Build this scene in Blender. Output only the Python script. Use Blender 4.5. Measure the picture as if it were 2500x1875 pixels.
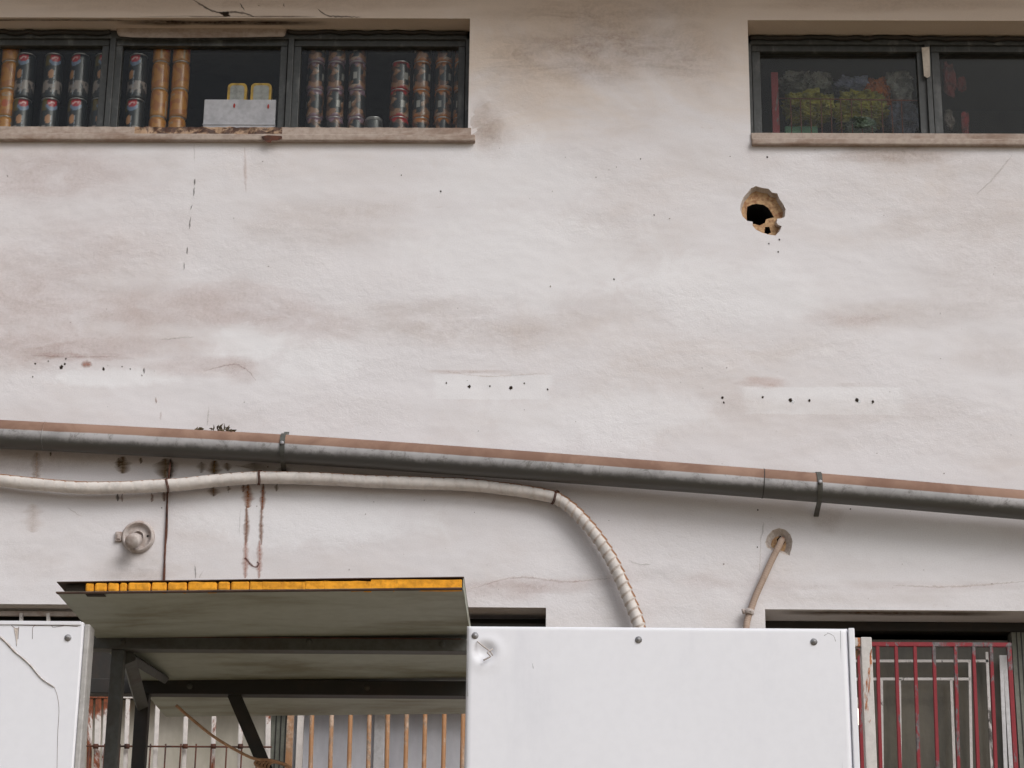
import bpy, bmesh, math, random
from mathutils import Vector, Matrix, noise as mnoise
R = math.radians
for o in list(bpy.data.objects): bpy.data.objects.remove(o)
S = bpy.context.scene
C = S.collection
random.seed(7)

# ------------------------------------------------------------------ camera
F = 5400.0                       # focal length in photo pixels (photo 2500 x 1875)
PITCH, YAW, ROLL = R(19.0), R(1.0), R(-0.62)
CAM = Vector((0, -6.5, 1.6))
fw = Vector((-math.sin(YAW)*math.cos(PITCH), math.cos(YAW)*math.cos(PITCH), math.sin(PITCH)))
r0 = Vector((math.cos(YAW), math.sin(YAW), 0)); u0 = r0.cross(fw)
rt = r0*math.cos(ROLL) - u0*math.sin(ROLL)
up = u0*math.cos(ROLL) + r0*math.sin(ROLL)
cd = bpy.data.cameras.new('camera'); cam = bpy.data.objects.new('camera', cd); C.objects.link(cam)
cd.sensor_width = 36; cd.lens = F/2500*36; cd.clip_start = .05; cd.clip_end = 2000
m = Matrix((rt, up, -fw)).transposed().to_4x4(); m.translation = CAM
cam.matrix_world = m
S.camera = cam
S.render.resolution_x = 1024; S.render.resolution_y = 768

def ray(px, py): return fw*F + rt*(px-1250) - up*(py-937.5)
def P(px, py, y=0.0):            # point of the scene at depth y seen at (px, py) of the photo
    d = ray(px, py); return CAM + d*((y-CAM.y)/d.y)
def PZ(px, py, z):
    d = ray(px, py); return CAM + d*((z-CAM.z)/d.z)
def row(p):
    d = Vector(p)-CAM; k = F/d.dot(fw); return 1250+d.dot(rt)*k, 937.5-d.dot(up)*k

# ------------------------------------------------------------------ light
SUN_EL, SUN_AZ = 42, 140         # azimuth: clockwise from +Y; the sky's light comes from behind the camera
w = bpy.data.worlds.new('World'); S.world = w; w.use_nodes = True
nt = w.node_tree; bg = nt.nodes['Background']
sky = nt.nodes.new('ShaderNodeTexSky'); sky.sky_type = 'NISHITA'; sky.sun_disc = False
sky.sun_elevation = R(SUN_EL); sky.sun_rotation = R(SUN_AZ); sky.dust_density = 4; sky.air_density = 1.0
hs = nt.nodes.new('ShaderNodeHueSaturation'); hs.inputs['Saturation'].default_value = .42
nt.links.new(sky.outputs[0], hs.inputs['Color']); nt.links.new(hs.outputs[0], bg.inputs[0])
bg.inputs[1].default_value = .11
sd = bpy.data.lights.new('sun', 'SUN'); sd.energy = 1.4; sd.angle = R(32); sd.color = (1, .99, .985)
sun = bpy.data.objects.new('sun', sd); C.objects.link(sun)
az, el = R(SUN_AZ), R(SUN_EL)
sdir = Vector((math.sin(az)*math.cos(el), math.cos(az)*math.cos(el), math.sin(el)))
sun.rotation_euler = sdir.to_track_quat('Z', 'Y').to_euler()
sun.location = (0, -10, 12)
S.view_settings.view_transform = 'Standard'; S.view_settings.look = 'None'
S.view_settings.exposure = 0.08; S.view_settings.gamma = 1
S.render.engine = 'CYCLES'; S.cycles.transparent_max_bounces = 32

# ------------------------------------------------------------------ materials
def srgb(*c):
    return tuple(((x/255)/12.92 if x/255 <= .04045 else ((x/255+.055)/1.055)**2.4) for x in c)
class N:
    def __init__(s, name):
        s.m = bpy.data.materials.new(name); s.m.use_nodes = True; s.t = s.m.node_tree
        s.b = s.t.nodes['Principled BSDF']; s.out = s.t.nodes['Material Output']
        s.tc = s.t.nodes.new('ShaderNodeTexCoord').outputs['Object']
    def n(s, typ, **kw):
        x = s.t.nodes.new(typ)
        for k, v in kw.items(): setattr(x, k, v)
        return x
    def link(s, a, b): s.t.links.new(a, b)
    def noise(s, scale, detail=4, rough=.55, dist=0, vec=None, stretch=None):
        x = s.n('ShaderNodeTexNoise'); x.inputs['Scale'].default_value = scale
        x.inputs['Detail'].default_value = detail; x.inputs['Roughness'].default_value = rough
        x.inputs['Distortion'].default_value = dist
        v = vec or s.tc
        if stretch:
            mp = s.n('ShaderNodeMapping'); mp.inputs['Scale'].default_value = stretch
            s.link(v, mp.inputs[0]); v = mp.outputs[0]
        s.link(v, x.inputs['Vector']); return x.outputs['Fac']
    def ramp(s, fac, a, b, lo=0, hi=1):
        x = s.n('ShaderNodeMapRange', interpolation_type='SMOOTHSTEP')
        s.link(fac, x.inputs[0])
        for i, v in ((1, a), (2, b), (3, lo), (4, hi)): x.inputs[i].default_value = v
        return x.outputs[0]
    def mix(s, fac, a, b, mode='MIX'):
        x = s.n('ShaderNodeMix', data_type='RGBA', blend_type=mode)
        for sock, v in ((x.inputs[0], fac), (x.inputs[6], a), (x.inputs[7], b)):
            if isinstance(v, (int, float)): sock.default_value = v
            elif isinstance(v, (tuple, list)): sock.default_value = (*v[:3], 1)
            else: s.link(v, sock)
        return x.outputs[2]
    def math(s, op, a, b=0.0):
        x = s.n('ShaderNodeMath', operation=op)
        for sock, v in ((x.inputs[0], a), (x.inputs[1], b)):
            if isinstance(v, (int, float)): sock.default_value = v
            else: s.link(v, sock)
        return x.outputs[0]
    def bump(s, h, strength=.3, dist=.01, prev=None):
        x = s.n('ShaderNodeBump'); x.inputs['Strength'].default_value = strength; x.inputs['Distance'].default_value = dist
        s.link(h, x.inputs['Height'])
        if prev: s.link(prev, x.inputs['Normal'])
        return x.outputs[0]
    def fin(s, col, rough=.7, metal=0, nrm=None, spec=None):
        if isinstance(col, tuple): s.b.inputs['Base Color'].default_value = (*col[:3], 1)
        else: s.link(col, s.b.inputs['Base Color'])
        if isinstance(rough, (int, float)): s.b.inputs['Roughness'].default_value = rough
        else: s.link(rough, s.b.inputs['Roughness'])
        s.b.inputs['Metallic'].default_value = metal
        if spec is not None: s.b.inputs['Specular IOR Level'].default_value = spec
        if nrm: s.link(nrm, s.b.inputs['Normal'])
        return s.m

def worn(name, col, col2=None, rough=.6, metal=0, scale=8, amt=(.45, .7), bump=.15, bscale=60, spec=None, stretch=None, k=.35):
    """a base colour with dirt of a second colour laid over it in noise patches"""
    s = N(name)
    c2 = col2 or tuple(x*.6 for x in col)
    f = s.ramp(s.noise(scale, 6, .65, .3, stretch=stretch), *amt)
    fine = s.noise(bscale, 4, .6)
    c = s.mix(f, col, c2)
    c = s.mix(s.ramp(fine, .35, .7, 0, k), c, tuple(x*.7 for x in c2))
    return s.fin(c, rough, metal, s.bump(fine, bump, .004), spec)

def peel(name, paint, rust, amt, scale=14, stretch=(1, 1, .35), rough=.55, third=None, tamt=(.6, .63)):
    """old paint breaking away from rust / primer with a crisp edge"""
    s = N(name)
    n1 = s.noise(scale, 7, .7, .5, stretch=stretch)
    n2 = s.noise(70, 4, .7)
    p = s.mix(s.ramp(n2, .35, .7, 0, .5), paint, tuple(x*.72 for x in paint))
    rr = s.mix(s.ramp(n2, .35, .65), rust, tuple(x*.45 for x in rust))
    c = s.mix(s.ramp(n1, *amt), p, rr)
    if third:
        c = s.mix(s.ramp(s.noise(scale*1.4, 6, .7, .4, stretch=stretch), *tamt), c, third)
    return s.fin(c, rough, 0, s.bump(n1, .35, .004, s.bump(n2, .2, .002)))

def wall_bump(s):
    grain = s.noise(190, 3, .6); mid = s.noise(38, 5, .6, .4, stretch=(1, 1, 1.3)); big = s.noise(3.2, 3, .5, stretch=(1, 1, 1.6))
    amt = s.ramp(s.noise(1.7, 3, .5, stretch=(.7, 1, 1.6)), .42, .62, .12, 1)
    a = s.bump(big, .22, .05)
    b = s.bump(s.math('MULTIPLY', mid, amt), .24, .008, a)
    return s.bump(s.math('MULTIPLY', grain, amt), .22, .003, b)

def m_wall():
    s = N('plaster')
    white = srgb(221, 219, 222); dust = srgb(208, 201, 199)
    big = s.noise(1.5, 5, .6, .6, stretch=(.7, 1, 1.5))
    med = s.noise(6, 6, .68, .8, stretch=(.7, 1, 1.5))
    f = s.math('MULTIPLY', s.ramp(big, .4, .68), s.ramp(med, .3, .7, .25, .8))
    c = s.mix(f, white, dust)
    # thin scuffs and pock marks
    sc = s.noise(24, 9, .8, 1.6, stretch=(.5, 1, 1.6))
    c = s.mix(s.ramp(sc, .62, .72, 0, .4), c, srgb(178, 163, 154))
    pk = s.noise(95, 2, .5); c = s.mix(s.ramp(pk, .73, .78, 0, .45), c, srgb(120, 108, 100))
    wz = s.noise(3.4, 6, .65, 1.2, stretch=(.5, 1, 1.8))
    c = s.mix(s.ramp(wz, .6, .72, 0, .5), c, srgb(228, 226, 227))
    # browner towards the top of the wall, fading out raggedly below
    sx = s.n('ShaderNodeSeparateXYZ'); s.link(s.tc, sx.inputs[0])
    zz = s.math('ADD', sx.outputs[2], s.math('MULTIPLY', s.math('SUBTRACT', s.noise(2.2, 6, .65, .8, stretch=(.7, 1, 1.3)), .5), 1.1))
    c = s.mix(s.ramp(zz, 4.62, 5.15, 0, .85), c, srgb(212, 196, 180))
    # repainted patches: (photo column, row, half width, half height, squareness edge, strength)
    wob = s.math('MULTIPLY', s.math('SUBTRACT', s.noise(7, 6, .7, .6), .5), 1.0)
    for px, py, rx, ry, sq, a in ((1202, 945, 146, 30, 1, .7), (2010, 978, 192, 33, 1, .7), (625, 835, 130, 50, 0, .9), (760, 890, 120, 60, 0, .6), (270, 922, 170, 24, 0, .85), (1300, 620, 330, 130, 0, .5), (1750, 720, 260, 90, 0, .5), (760, 1260, 330, 80, 0, .6), (1450, 1020, 330, 80, 0, .5), (1250, 430, 220, 90, 0, .4), (2250, 1330, 260, 50, 0, .5)):
        p = P(px, py); hw = abs(P(px+rx, py).x-p.x); hh = abs(P(px, py-ry).z-p.z)
        dx = s.math('MULTIPLY', s.math('SUBTRACT', sx.outputs[0], p.x), 1/hw); dz = s.math('MULTIPLY', s.math('SUBTRACT', sx.outputs[2], p.z), 1/hh)
        if sq: d = s.math('ADD', s.math('MAXIMUM', s.math('ABSOLUTE', dx), s.math('ABSOLUTE', dz)), s.math('MULTIPLY', wob, .5)); m_ = s.ramp(d, .94, 1.08, a, 0)
        else: d = s.math('ADD', s.math('SQRT', s.math('ADD', s.math('MULTIPLY', dx, dx), s.math('MULTIPLY', dz, dz))), s.math('MULTIPLY', wob, 2.2)); m_ = s.ramp(d, .55, 1.15, a, 0)
        c = s.mix(m_, c, srgb(230, 230, 233))
    gr = s.noise(260, 2, .5); c = s.mix(s.ramp(gr, .3, .75, .0, .12), c, srgb(150, 140, 135))
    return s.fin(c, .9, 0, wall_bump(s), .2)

def m_stain():
    s = N('wall_stain')
    a = s.n('ShaderNodeAttribute', attribute_name='stain')
    n1 = s.noise(11, 8, .72, .9, stretch=(.6, 1, 1.5)); n2 = s.noise(90, 4, .7)
    hard = s.n('ShaderNodeAttribute', attribute_name='crisp').outputs['Fac']
    al = a.outputs['Alpha']
    mod = s.math('ADD', s.ramp(n1, .30, .68, .35, 1.1), 0)
    mod = s.math('MULTIPLY', mod, s.ramp(n2, .3, .7, .7, 1.15))
    x = s.n('ShaderNodeMix', data_type='FLOAT'); s.link(hard, x.inputs[0]); s.link(mod, x.inputs[2]); x.inputs[3].default_value = 1.0
    s.link(s.math('MINIMUM', s.math('MULTIPLY', al, x.outputs[0]), 1.0), s.b.inputs['Alpha'])
    return s.fin(a.outputs['Color'], .9, 0, wall_bump(s), .15)

def m_attr(name, rough=.35, metal=0, coat=0):
    s = N(name); a = s.n('ShaderNodeAttribute', attribute_name='paint')
    s.b.inputs['Coat Weight'].default_value = coat
    return s.fin(a.outputs['Color'], rough, metal)

def m_pipe():
    s = N('drain_pipe_plastic')
    g = s.n('ShaderNodeNewGeometry'); sx = s.n('ShaderNodeSeparateXYZ'); s.link(g.outputs['Normal'], sx.inputs[0])
    n = s.noise(26, 6, .7); big = s.noise(5, 5, .6, .5)
    grey = s.mix(s.ramp(big, .35, .7), srgb(180, 178, 180), srgb(150, 149, 150))
    grey = s.mix(s.ramp(s.noise(22, 8, .8, .6), .5, .66, 0, .75), grey, srgb(105, 102, 96))
    # underside shade painted on the downward half with a ragged dirty edge, settled red dust on the upward half (dirt that lies there)
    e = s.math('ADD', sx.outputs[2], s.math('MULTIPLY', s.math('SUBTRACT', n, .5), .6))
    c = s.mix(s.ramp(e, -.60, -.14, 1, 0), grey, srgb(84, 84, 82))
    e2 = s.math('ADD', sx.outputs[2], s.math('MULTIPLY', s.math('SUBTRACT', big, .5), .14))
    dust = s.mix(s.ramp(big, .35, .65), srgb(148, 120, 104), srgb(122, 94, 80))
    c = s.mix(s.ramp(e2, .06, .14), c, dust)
    return s.fin(c, s.ramp(e2, .05, .15, .42, .95), 0, s.bump(n, .12, .004))

def m_hose(name, base, dust, thr):
    s = N(name)
    g = s.n('ShaderNodeNewGeometry'); sx = s.n('ShaderNodeSeparateXYZ'); s.link(g.outputs['Normal'], sx.inputs[0])
    n = s.noise(30, 6, .7, .5); n2 = s.noise(120, 3, .6)
    c = s.mix(s.ramp(n, .4, .72, 0, .7), base, tuple(x*.72 for x in base))
    a = s.n('ShaderNodeAttribute', attribute_name='groove')
    c = s.mix(s.math('MULTIPLY', a.outputs['Fac'], s.ramp(n, .3, .6, .25, 1)), c, dust)
    xx = s.math('ADD', s.math('MULTIPLY', sx.outputs[0], .75), sx.outputs[2])
    e = s.math('ADD', xx, s.math('MULTIPLY', s.math('SUBTRACT', n, .5), .4))
    c = s.mix(s.ramp(e, thr, thr+.18), c, dust)
    return s.fin(c, .8, 0, s.bump(n2, .3, .002, s.bump(n, .3, .004)), .25)

def m_glass(name, tint=(1, 1, 1), gloss=.018, dirt=.0, dcol=(.5, .5, .48)):
    s = N(name); t = s.t
    tr = s.n('ShaderNodeBsdfTransparent'); tr.inputs[0].default_value = (*tint, 1)
    gl = s.n('ShaderNodeBsdfGlossy'); gl.inputs['Roughness'].default_value = .08
    mx = s.n('ShaderNodeMixShader'); mx.inputs[0].default_value = gloss; s.link(tr.outputs[0], mx.inputs[1]); s.link(gl.outputs[0], mx.inputs[2])
    df = s.n('ShaderNodeBsdfDiffuse'); df.inputs[0].default_value = (*dcol, 1)
    m2 = s.n('ShaderNodeMixShader')
    s.link(s.ramp(s.noise(9, 6, .7, .5), .35, .75, dirt*.5, dirt), m2.inputs[0])
    s.link(mx.outputs[0], m2.inputs[1]); s.link(df.outputs[0], m2.inputs[2])
    s.link(m2.outputs[0], s.out.inputs[0]); return s.m

M = dict(
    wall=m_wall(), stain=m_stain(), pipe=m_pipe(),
    hose=m_hose('wrapped_insulation_tape', srgb(216, 210, 205), srgb(140, 104, 78), .64),
    conduit=m_hose('old_conduit', srgb(172, 152, 138), srgb(140, 100, 78), .95),
    brick=worn('bare_brick', srgb(192, 160, 122), srgb(150, 104, 74), .95, scale=70, bump=1.0, bscale=90, k=.6),
    crumble=worn('chipped_render', srgb(206, 198, 192), srgb(170, 150, 136), .95, scale=40, bump=.9, bscale=120),
    sill=worn('sill_render', srgb(176, 162, 152), srgb(140, 118, 104), .9, scale=9, bump=.4, stretch=(.5, 1, 2)),
    track=peel('lower_track', srgb(176, 146, 118), srgb(84, 52, 34), (.44, .56), 30, (.6, 1, 1)),
    frame=worn('dark_window_frame', srgb(60, 63, 63), srgb(104, 106, 106), .45, scale=22, amt=(.52, .72), stretch=(1, 1, .4)),
    framegreen=worn('grey_green_frame', srgb(126, 128, 118), srgb(98, 98, 90), .6, scale=12, stretch=(3, 1, .3)),
    black=worn('black_steel', srgb(36, 35, 32), srgb(52, 42, 36), .55, scale=12),
    steel=worn('grey_steel', srgb(80, 82, 78), srgb(66, 60, 52), .55, scale=10),
    skin=worn('roof_panel_skin', srgb(162, 167, 156), srgb(126, 124, 104), .55, scale=3.2, stretch=(.6, 1.6, 1), k=.15, bscale=30),
    skinedge=worn('rusty_skin_edge', srgb(84, 62, 50), srgb(60, 46, 40), .8, scale=20),
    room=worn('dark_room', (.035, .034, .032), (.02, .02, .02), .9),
    white=worn('white_sheet', srgb(229, 230, 236), srgb(221, 222, 229), .42, scale=5, amt=(.5, .8), bump=.05, bscale=45, k=.06, stretch=(1.5, 1, .3), spec=.4),
    flange=worn('grey_white_flange', srgb(205, 205, 208), srgb(170, 168, 166), .5, scale=7, stretch=(1, 1, .3)),
    zinc=worn('zinc', srgb(178, 178, 182), srgb(120, 118, 116), .3, .35, scale=40),
    redbar=peel('red_paint', srgb(134, 20, 34), srgb(116, 108, 110), (.525, .57), 9, (1, 1, .35)),
    whitebar=peel('white_paint', srgb(214, 208, 204), srgb(140, 74, 40), (.5, .56), 10, (1, 1, .3)),
    rustbar=peel('rust', srgb(158, 116, 80), srgb(178, 154, 134), (.48, .62), 22, (1, 1, .5)),
    whiteclean=peel('thin_white_paint', srgb(216, 212, 210), srgb(90, 84, 80), (.60, .66), 12),
    rust=worn('dark_rust', srgb(96, 58, 44), srgb(52, 40, 38), .9, scale=30),
    foam=worn('yellow_foam', srgb(240, 166, 42), srgb(120, 70, 26), .9, scale=26, amt=(.54, .74), bump=.5, stretch=(1, 1, .6)),
    soot=worn('black_grime', srgb(44, 38, 32), srgb(62, 50, 40), .95, scale=20, bump=.5),
    milk=worn('frosted_pane', srgb(214, 208, 196), srgb(178, 172, 156), .35, scale=3.5, amt=(.35, .75), k=.1, stretch=(1.5, 1, .5)),
    milkdark=worn('dim_pane', srgb(104, 98, 86), srgb(58, 58, 52), .3, scale=4, amt=(.35, .7), k=.1, stretch=(1.6, 1, .4)),
    blueglass=worn('blue_grey_pane', srgb(206, 207, 214), srgb(176, 176, 184), .3, scale=4, amt=(.35, .75), k=.08, stretch=(1.6, 1, .4)),
    cord=worn('tan_cord', srgb(206, 164, 130), srgb(176, 134, 102), .8, scale=40),
    fitting=worn('painted_fitting', srgb(188, 180, 176), srgb(160, 140, 130), .75, scale=25, bump=.3),
    hole=worn('screw_hole', (.008, .008, .008), (.004, .004, .004), 1),
    soffit=worn('eave_render', srgb(186, 150, 116), srgb(160, 126, 96), .95, scale=3),
    ground=worn('ground_concrete', srgb(134, 119, 92), srgb(112, 99, 76), .9, scale=1.2),
    glass=m_glass('window_glass', (.97, .98, .97), dirt=.003),
    glassdirty=m_glass('dusty_window_glass', (.86, .88, .86), dirt=.012),
    label=m_attr('printed_can', .3, .0, .2),
    lid=worn('can_lid', srgb(190, 190, 192), srgb(150, 150, 150), .3, .8, scale=30),
    box=worn('pale_card', srgb(186, 188, 194), srgb(168, 170, 176), .8, scale=14),
    tingold=worn('gold_tin', srgb(200, 160, 60), srgb(150, 116, 40), .4, .3, scale=30),
    tinface=worn('grey_tin_face', srgb(168, 168, 166), srgb(140, 140, 138), .6, scale=30),
    redmark=worn('red_mark', srgb(170, 70, 64), None, .8),
    moss=worn('dry_leaves', srgb(96, 84, 62), srgb(60, 52, 40), .95, scale=80),
    flangedark=worn('side_flange', srgb(176, 174, 172), srgb(140, 136, 130), .5, scale=7, stretch=(1, 1, .3)),
    creased=worn('creased_paint', srgb(196, 188, 184), srgb(150, 132, 122), .7, scale=30),
    tape=worn('pale_tape', srgb(208, 198, 186), srgb(180, 168, 156), .7, scale=20),
)

# ------------------------------------------------------------------ mesh helpers
def box(bm, a, b, mat=0, bev=0):
    a, b = Vector(a), Vector(b)
    lo = Vector(map(min, a, b)); hi = Vector(map(max, a, b))
    r = bmesh.ops.create_cube(bm, size=1, matrix=Matrix.Translation((lo+hi)/2) @ Matrix.Diagonal((*(hi-lo), 1)))
    fs = {f for v in r['verts'] for f in v.link_faces}
    for f in fs: f.material_index = mat
    if bev:
        es = list({e for v in r['verts'] for e in v.link_edges})
        bmesh.ops.bevel(bm, geom=es, offset=bev, segments=2, affect='EDGES', profile=.5)
def bar(bm, a, b, w, h, mat=0, upv=(0, 0, 1), bev=0):
    """square bar from a to b, w across, h along upv"""
    a, b = Vector(a), Vector(b); d = (b-a).normalized(); s = d.cross(Vector(upv)).normalized(); u = s.cross(d)
    mt = Matrix((s*w, d*(b-a).length, u*h)).transposed().to_4x4(); mt.translation = (a+b)/2
    r = bmesh.ops.create_cube(bm, size=1, matrix=mt)
    for f in {f for v in r['verts'] for f in v.link_faces}: f.material_index = mat
    if bev:
        bmesh.ops.bevel(bm, geom=list({e for v in r['verts'] for e in v.link_edges}), offset=bev, segments=2, affect='EDGES')
def smooth_path(pts, step):
    """Catmull-Rom through the points, resampled about every step metres"""
    pts = [Vector(p) for p in pts]; q = [pts[0]*2-pts[1]] + pts + [pts[-1]*2-pts[-2]]; out = []
    for i in range(1, len(q)-2):
        n = max(1, int((q[i+1]-q[i]).length/step))
        for k in range(n):
            t = k/n; a, b, c, d = q[i-1], q[i], q[i+1], q[i+2]
            out.append(.5*((2*b)+(c-a)*t+(2*a-5*b+4*c-d)*t*t+(3*b-a-3*c+d)*t**3))
    return out+[pts[-1]]
def tube(bm, pts, r, n=16, fn=None, cap=True):
    pts = [Vector(p) for p in pts]; rings = []; L = 0
    ref = Vector((0, 1, 0)); lay = bm.verts.layers.float.get('groove')
    for i, p in enumerate(pts):
        d = (pts[min(i+1, len(pts)-1)]-pts[max(i-1, 0)]).normalized()
        if abs(d.dot(ref)) > .95: ref = Vector((1, 0, 0))
        s = d.cross(ref).normalized(); u = s.cross(d).normalized()
        if i: L += (p-pts[i-1]).length
        ring = []
        for k in range(n):
            a = 2*math.pi*k/n; rr, g = (fn(L, a) if fn else (r, 0))
            v = bm.verts.new(p+(s*math.cos(a)+u*math.sin(a))*rr)
            if lay: v[lay] = g
            ring.append(v)
        rings.append(ring)
    for A, B in zip(rings, rings[1:]):
        for k in range(n):
            f = bm.faces.new((A[k], A[(k+1) % n], B[(k+1) % n], B[k])); f.smooth = True
    if cap: bm.faces.new(rings[0][::-1]); bm.faces.new(rings[-1])
def lathe(bm, prof, n=32, mt=None, mat=0):
    """prof: list of (r, h) about local z"""
    mt = mt or Matrix(); rings = []
    for r, h in prof:
        rings.append([bm.verts.new(mt @ Vector((r*math.cos(2*math.pi*k/n), r*math.sin(2*math.pi*k/n), h))) for k in range(n)])
    for A, B in zip(rings, rings[1:]):
        for k in range(n):
            f = bm.faces.new((A[k], A[(k+1) % n], B[(k+1) % n], B[k])); f.smooth = True; f.material_index = mat
    for ring in (rings[0][::-1], rings[-1]):
        bm.faces.new(ring).material_index = mat
def prism(bm, poly0, poly1, mat=0):
    a = [bm.verts.new(p) for p in poly0]; b = [bm.verts.new(p) for p in poly1]; n = len(a)
    fs = [bm.faces.new(a), bm.faces.new(b[::-1])]
    for i in range(n): fs.append(bm.faces.new((a[i], b[i], b[(i+1) % n], a[(i+1) % n])))
    for f in fs: f.material_index = mat
def obj(name, bm, mats, parent=None, recalc=True):
    if recalc: bmesh.ops.recalc_face_normals(bm, faces=bm.faces[:])
    me = bpy.data.meshes.new(name); bm.to_mesh(me); bm.free()
    for x in (mats if isinstance(mats, (list, tuple)) else [mats]): me.materials.append(x)
    o = bpy.data.objects.new(name, me); C.objects.link(o)
    if parent:
        o.parent = parent; o.matrix_parent_inverse = Matrix.Translation(-Vector(parent.location)) if parent.type == 'EMPTY' or True else Matrix()
        o.matrix_parent_inverse = world_of(parent).inverted()
    return o
def objs(name, bm, mats, parent=None):
    """every loose piece of bm becomes an object of its own, all with the same plain name"""
    seen = set(); out = []
    for v0 in bm.verts:
        if v0 in seen: continue
        st = [v0]; isl = []; seen.add(v0)
        while st:
            v = st.pop(); isl.append(v)
            for e in v.link_edges:
                q = e.other_vert(v)
                if q not in seen: seen.add(q); st.append(q)
        b2 = bmesh.new(); mp = {v: b2.verts.new(v.co) for v in isl}
        for f in {f for v in isl for f in v.link_faces}:
            nf = b2.faces.new([mp[v] for v in f.verts]); nf.material_index = f.material_index; nf.smooth = f.smooth
        out.append(obj(name, b2, mats, parent))
    bm.free(); return out
def world_of(o):
    m = Matrix.LocRotScale(o.location, o.rotation_euler, o.scale)
    return (world_of(o.parent) @ o.matrix_parent_inverse @ m) if o.parent else m
def tag(o, label=None, cat=None, group=None, kind=None):
    for k, v in (('label', label), ('category', cat), ('group', group), ('kind', kind)):
        if v: o[k] = v
    return o
def thing(name, label, cat, loc=(0, 0, 0), group=None):
    o = bpy.data.objects.new(name, None); o.empty_display_size = .1; C.objects.link(o); o.location = loc
    return tag(o, label, cat, group)
B = bmesh.new

# ------------------------------------------------------------------ ground and building shell
bm = B(); bmesh.ops.create_grid(bm, x_segments=2, y_segments=2, size=400)
tag(obj('ground', bm, M['ground']), kind='structure')

building = thing('building', 'two storey building with a dirty white plastered wall and high dark framed windows', 'building', (0, 0, 0))

zUt = P(1100, 45).z          # lintel of the upper windows
zUb = P(1100, 313).z         # top of the lower track
zUr = P(1830, 49).z; zUrb = P(1830, 326).z
zLt = P(1250, 1483).z        # lintel of the lower windows
xUL0, xUL1 = -3.6, P(1145, 190).x
xUR0, xUR1 = P(1829, 190).x, 3.4
xLL0, xLL1 = -3.4, P(1333, 1500).x
xLR0, xLR1 = P(1868, 1500).x, P(2640, 1500).x
dU = PZ(1000, 76, zUt).y     # reveal depths
dR_ = PZ(2000, 88, zUr).y
dL = PZ(1250, 1511, zLt).y
TH = .30

def cutter(fn):
    b = B(); fn(b); bmesh.ops.recalc_face_normals(b, faces=b.faces[:])
    me = bpy.data.meshes.new('tmp'); b.to_mesh(me); b.free()
    for x in ('wall', 'brick', 'hole', 'crumble'): me.materials.append(M[x])
    o = bpy.data.objects.new('tmp', me); C.objects.link(o); return o
def poly_cut(outline, y0, y1, shrink=1.0, mat=1, side=None):
    def fn(b):
        pts = [P(x, y) for x, y in outline]; cc = sum(pts, Vector())/len(pts)
        a = [Vector((cc.x+(p.x-cc.x)*(1.0 if shrink < 1 else 1), y0, cc.z+(p.z-cc.z))) for p in pts]
        d = [Vector((cc.x+(p.x-cc.x)*shrink, y1, cc.z+(p.z-cc.z)*shrink)) for p in pts]
        prism(b, a, d, mat)
        if side is not None:
            b.faces.ensure_lookup_table()
            for f in b.faces:
                if len(f.verts) == 4: f.material_index = side
    return cutter(fn)
def hz(pts): return [(1750+x/7.373, 400+y/7.373) for x, y in pts]
outer = hz([(700, 390), (770, 412), (850, 430), (930, 440), (1000, 510), (1090, 525), (1130, 620), (1200, 720), (1245, 820), (1230, 960), (1160, 985),
            (1095, 990), (1080, 1060), (1110, 1100), (1175, 1130), (1130, 1230), (1060, 1300), (930, 1280), (820, 1250), (700, 1190), (635, 1110),
            (640, 1045), (540, 1030), (450, 940), (410, 820), (420, 730), (470, 600), (540, 520), (610, 430)])
inner = hz([(560, 720), (640, 680), (720, 665), (850, 680), (940, 740), (1000, 830), (1045, 910), (950, 930), (895, 950), (880, 1010),
            (780, 1055), (700, 1030), (590, 1020), (555, 980), (545, 850)])
small = hz([(880, 1080), (960, 1078), (990, 1185), (930, 1215), (868, 1190)])
chip = [(1868, 1338), (1864, 1325), (1870, 1306), (1884, 1291), (1902, 1285), (1920, 1290), (1933, 1303), (1939, 1322), (1936, 1342), (1930, 1361), (1915, 1356), (1900, 1350), (1882, 1346)]
wb = B(); box(wb, (-7, 0, 0), (7, TH, 6.6))
wme = bpy.data.meshes.new('wall'); wb.to_mesh(wme); wb.free()
for x in ('wall', 'brick', 'hole', 'crumble'): wme.materials.append(M[x])
wo = bpy.data.objects.new('wall', wme); C.objects.link(wo)
cuts = [
    cutter(lambda b: box(b, (xUL0, -.1, zUb-.02), (xUL1, TH+.1, zUt))),
    cutter(lambda b: box(b, (xUR0, -.1, zUrb-.02), (xUR1, TH+.1, zUr))),
    cutter(lambda b: box(b, (xLL0, -.1, 1.35), (xLL1, TH+.1, zLt))),
    cutter(lambda b: box(b, (xLR0, -.1, 1.35), (xLR1, TH+.1, zLt))),
    poly_cut(outer, -.006, .024, .90, 1, 3),
    poly_cut([(x, y) for x, y in inner], .010, TH+.1, 1.0, 2),
    poly_cut(small, .01, .12, .8, 2),
    poly_cut(chip, -.006, .022, .5, 1, 3),
    poly_cut([(1898, 1312), (1906, 1304), (1916, 1308), (1918, 1320), (1912, 1328), (1902, 1326)], .012, .2, .9, 2),
]
for c in cuts:
    md = wo.modifiers.new('b', 'BOOLEAN'); md.operation = 'DIFFERENCE'; md.object = c; md.solver = 'EXACT'
    try: md.material_mode = 'TRANSFER'
    except Exception: pass
dg = bpy.context.evaluated_depsgraph_get()
bm = B(); bm.from_mesh(bpy.data.meshes.new_from_object(wo.evaluated_get(dg)))
bpy.data.objects.remove(wo)
for c in cuts: bpy.data.objects.remove(c)

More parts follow.
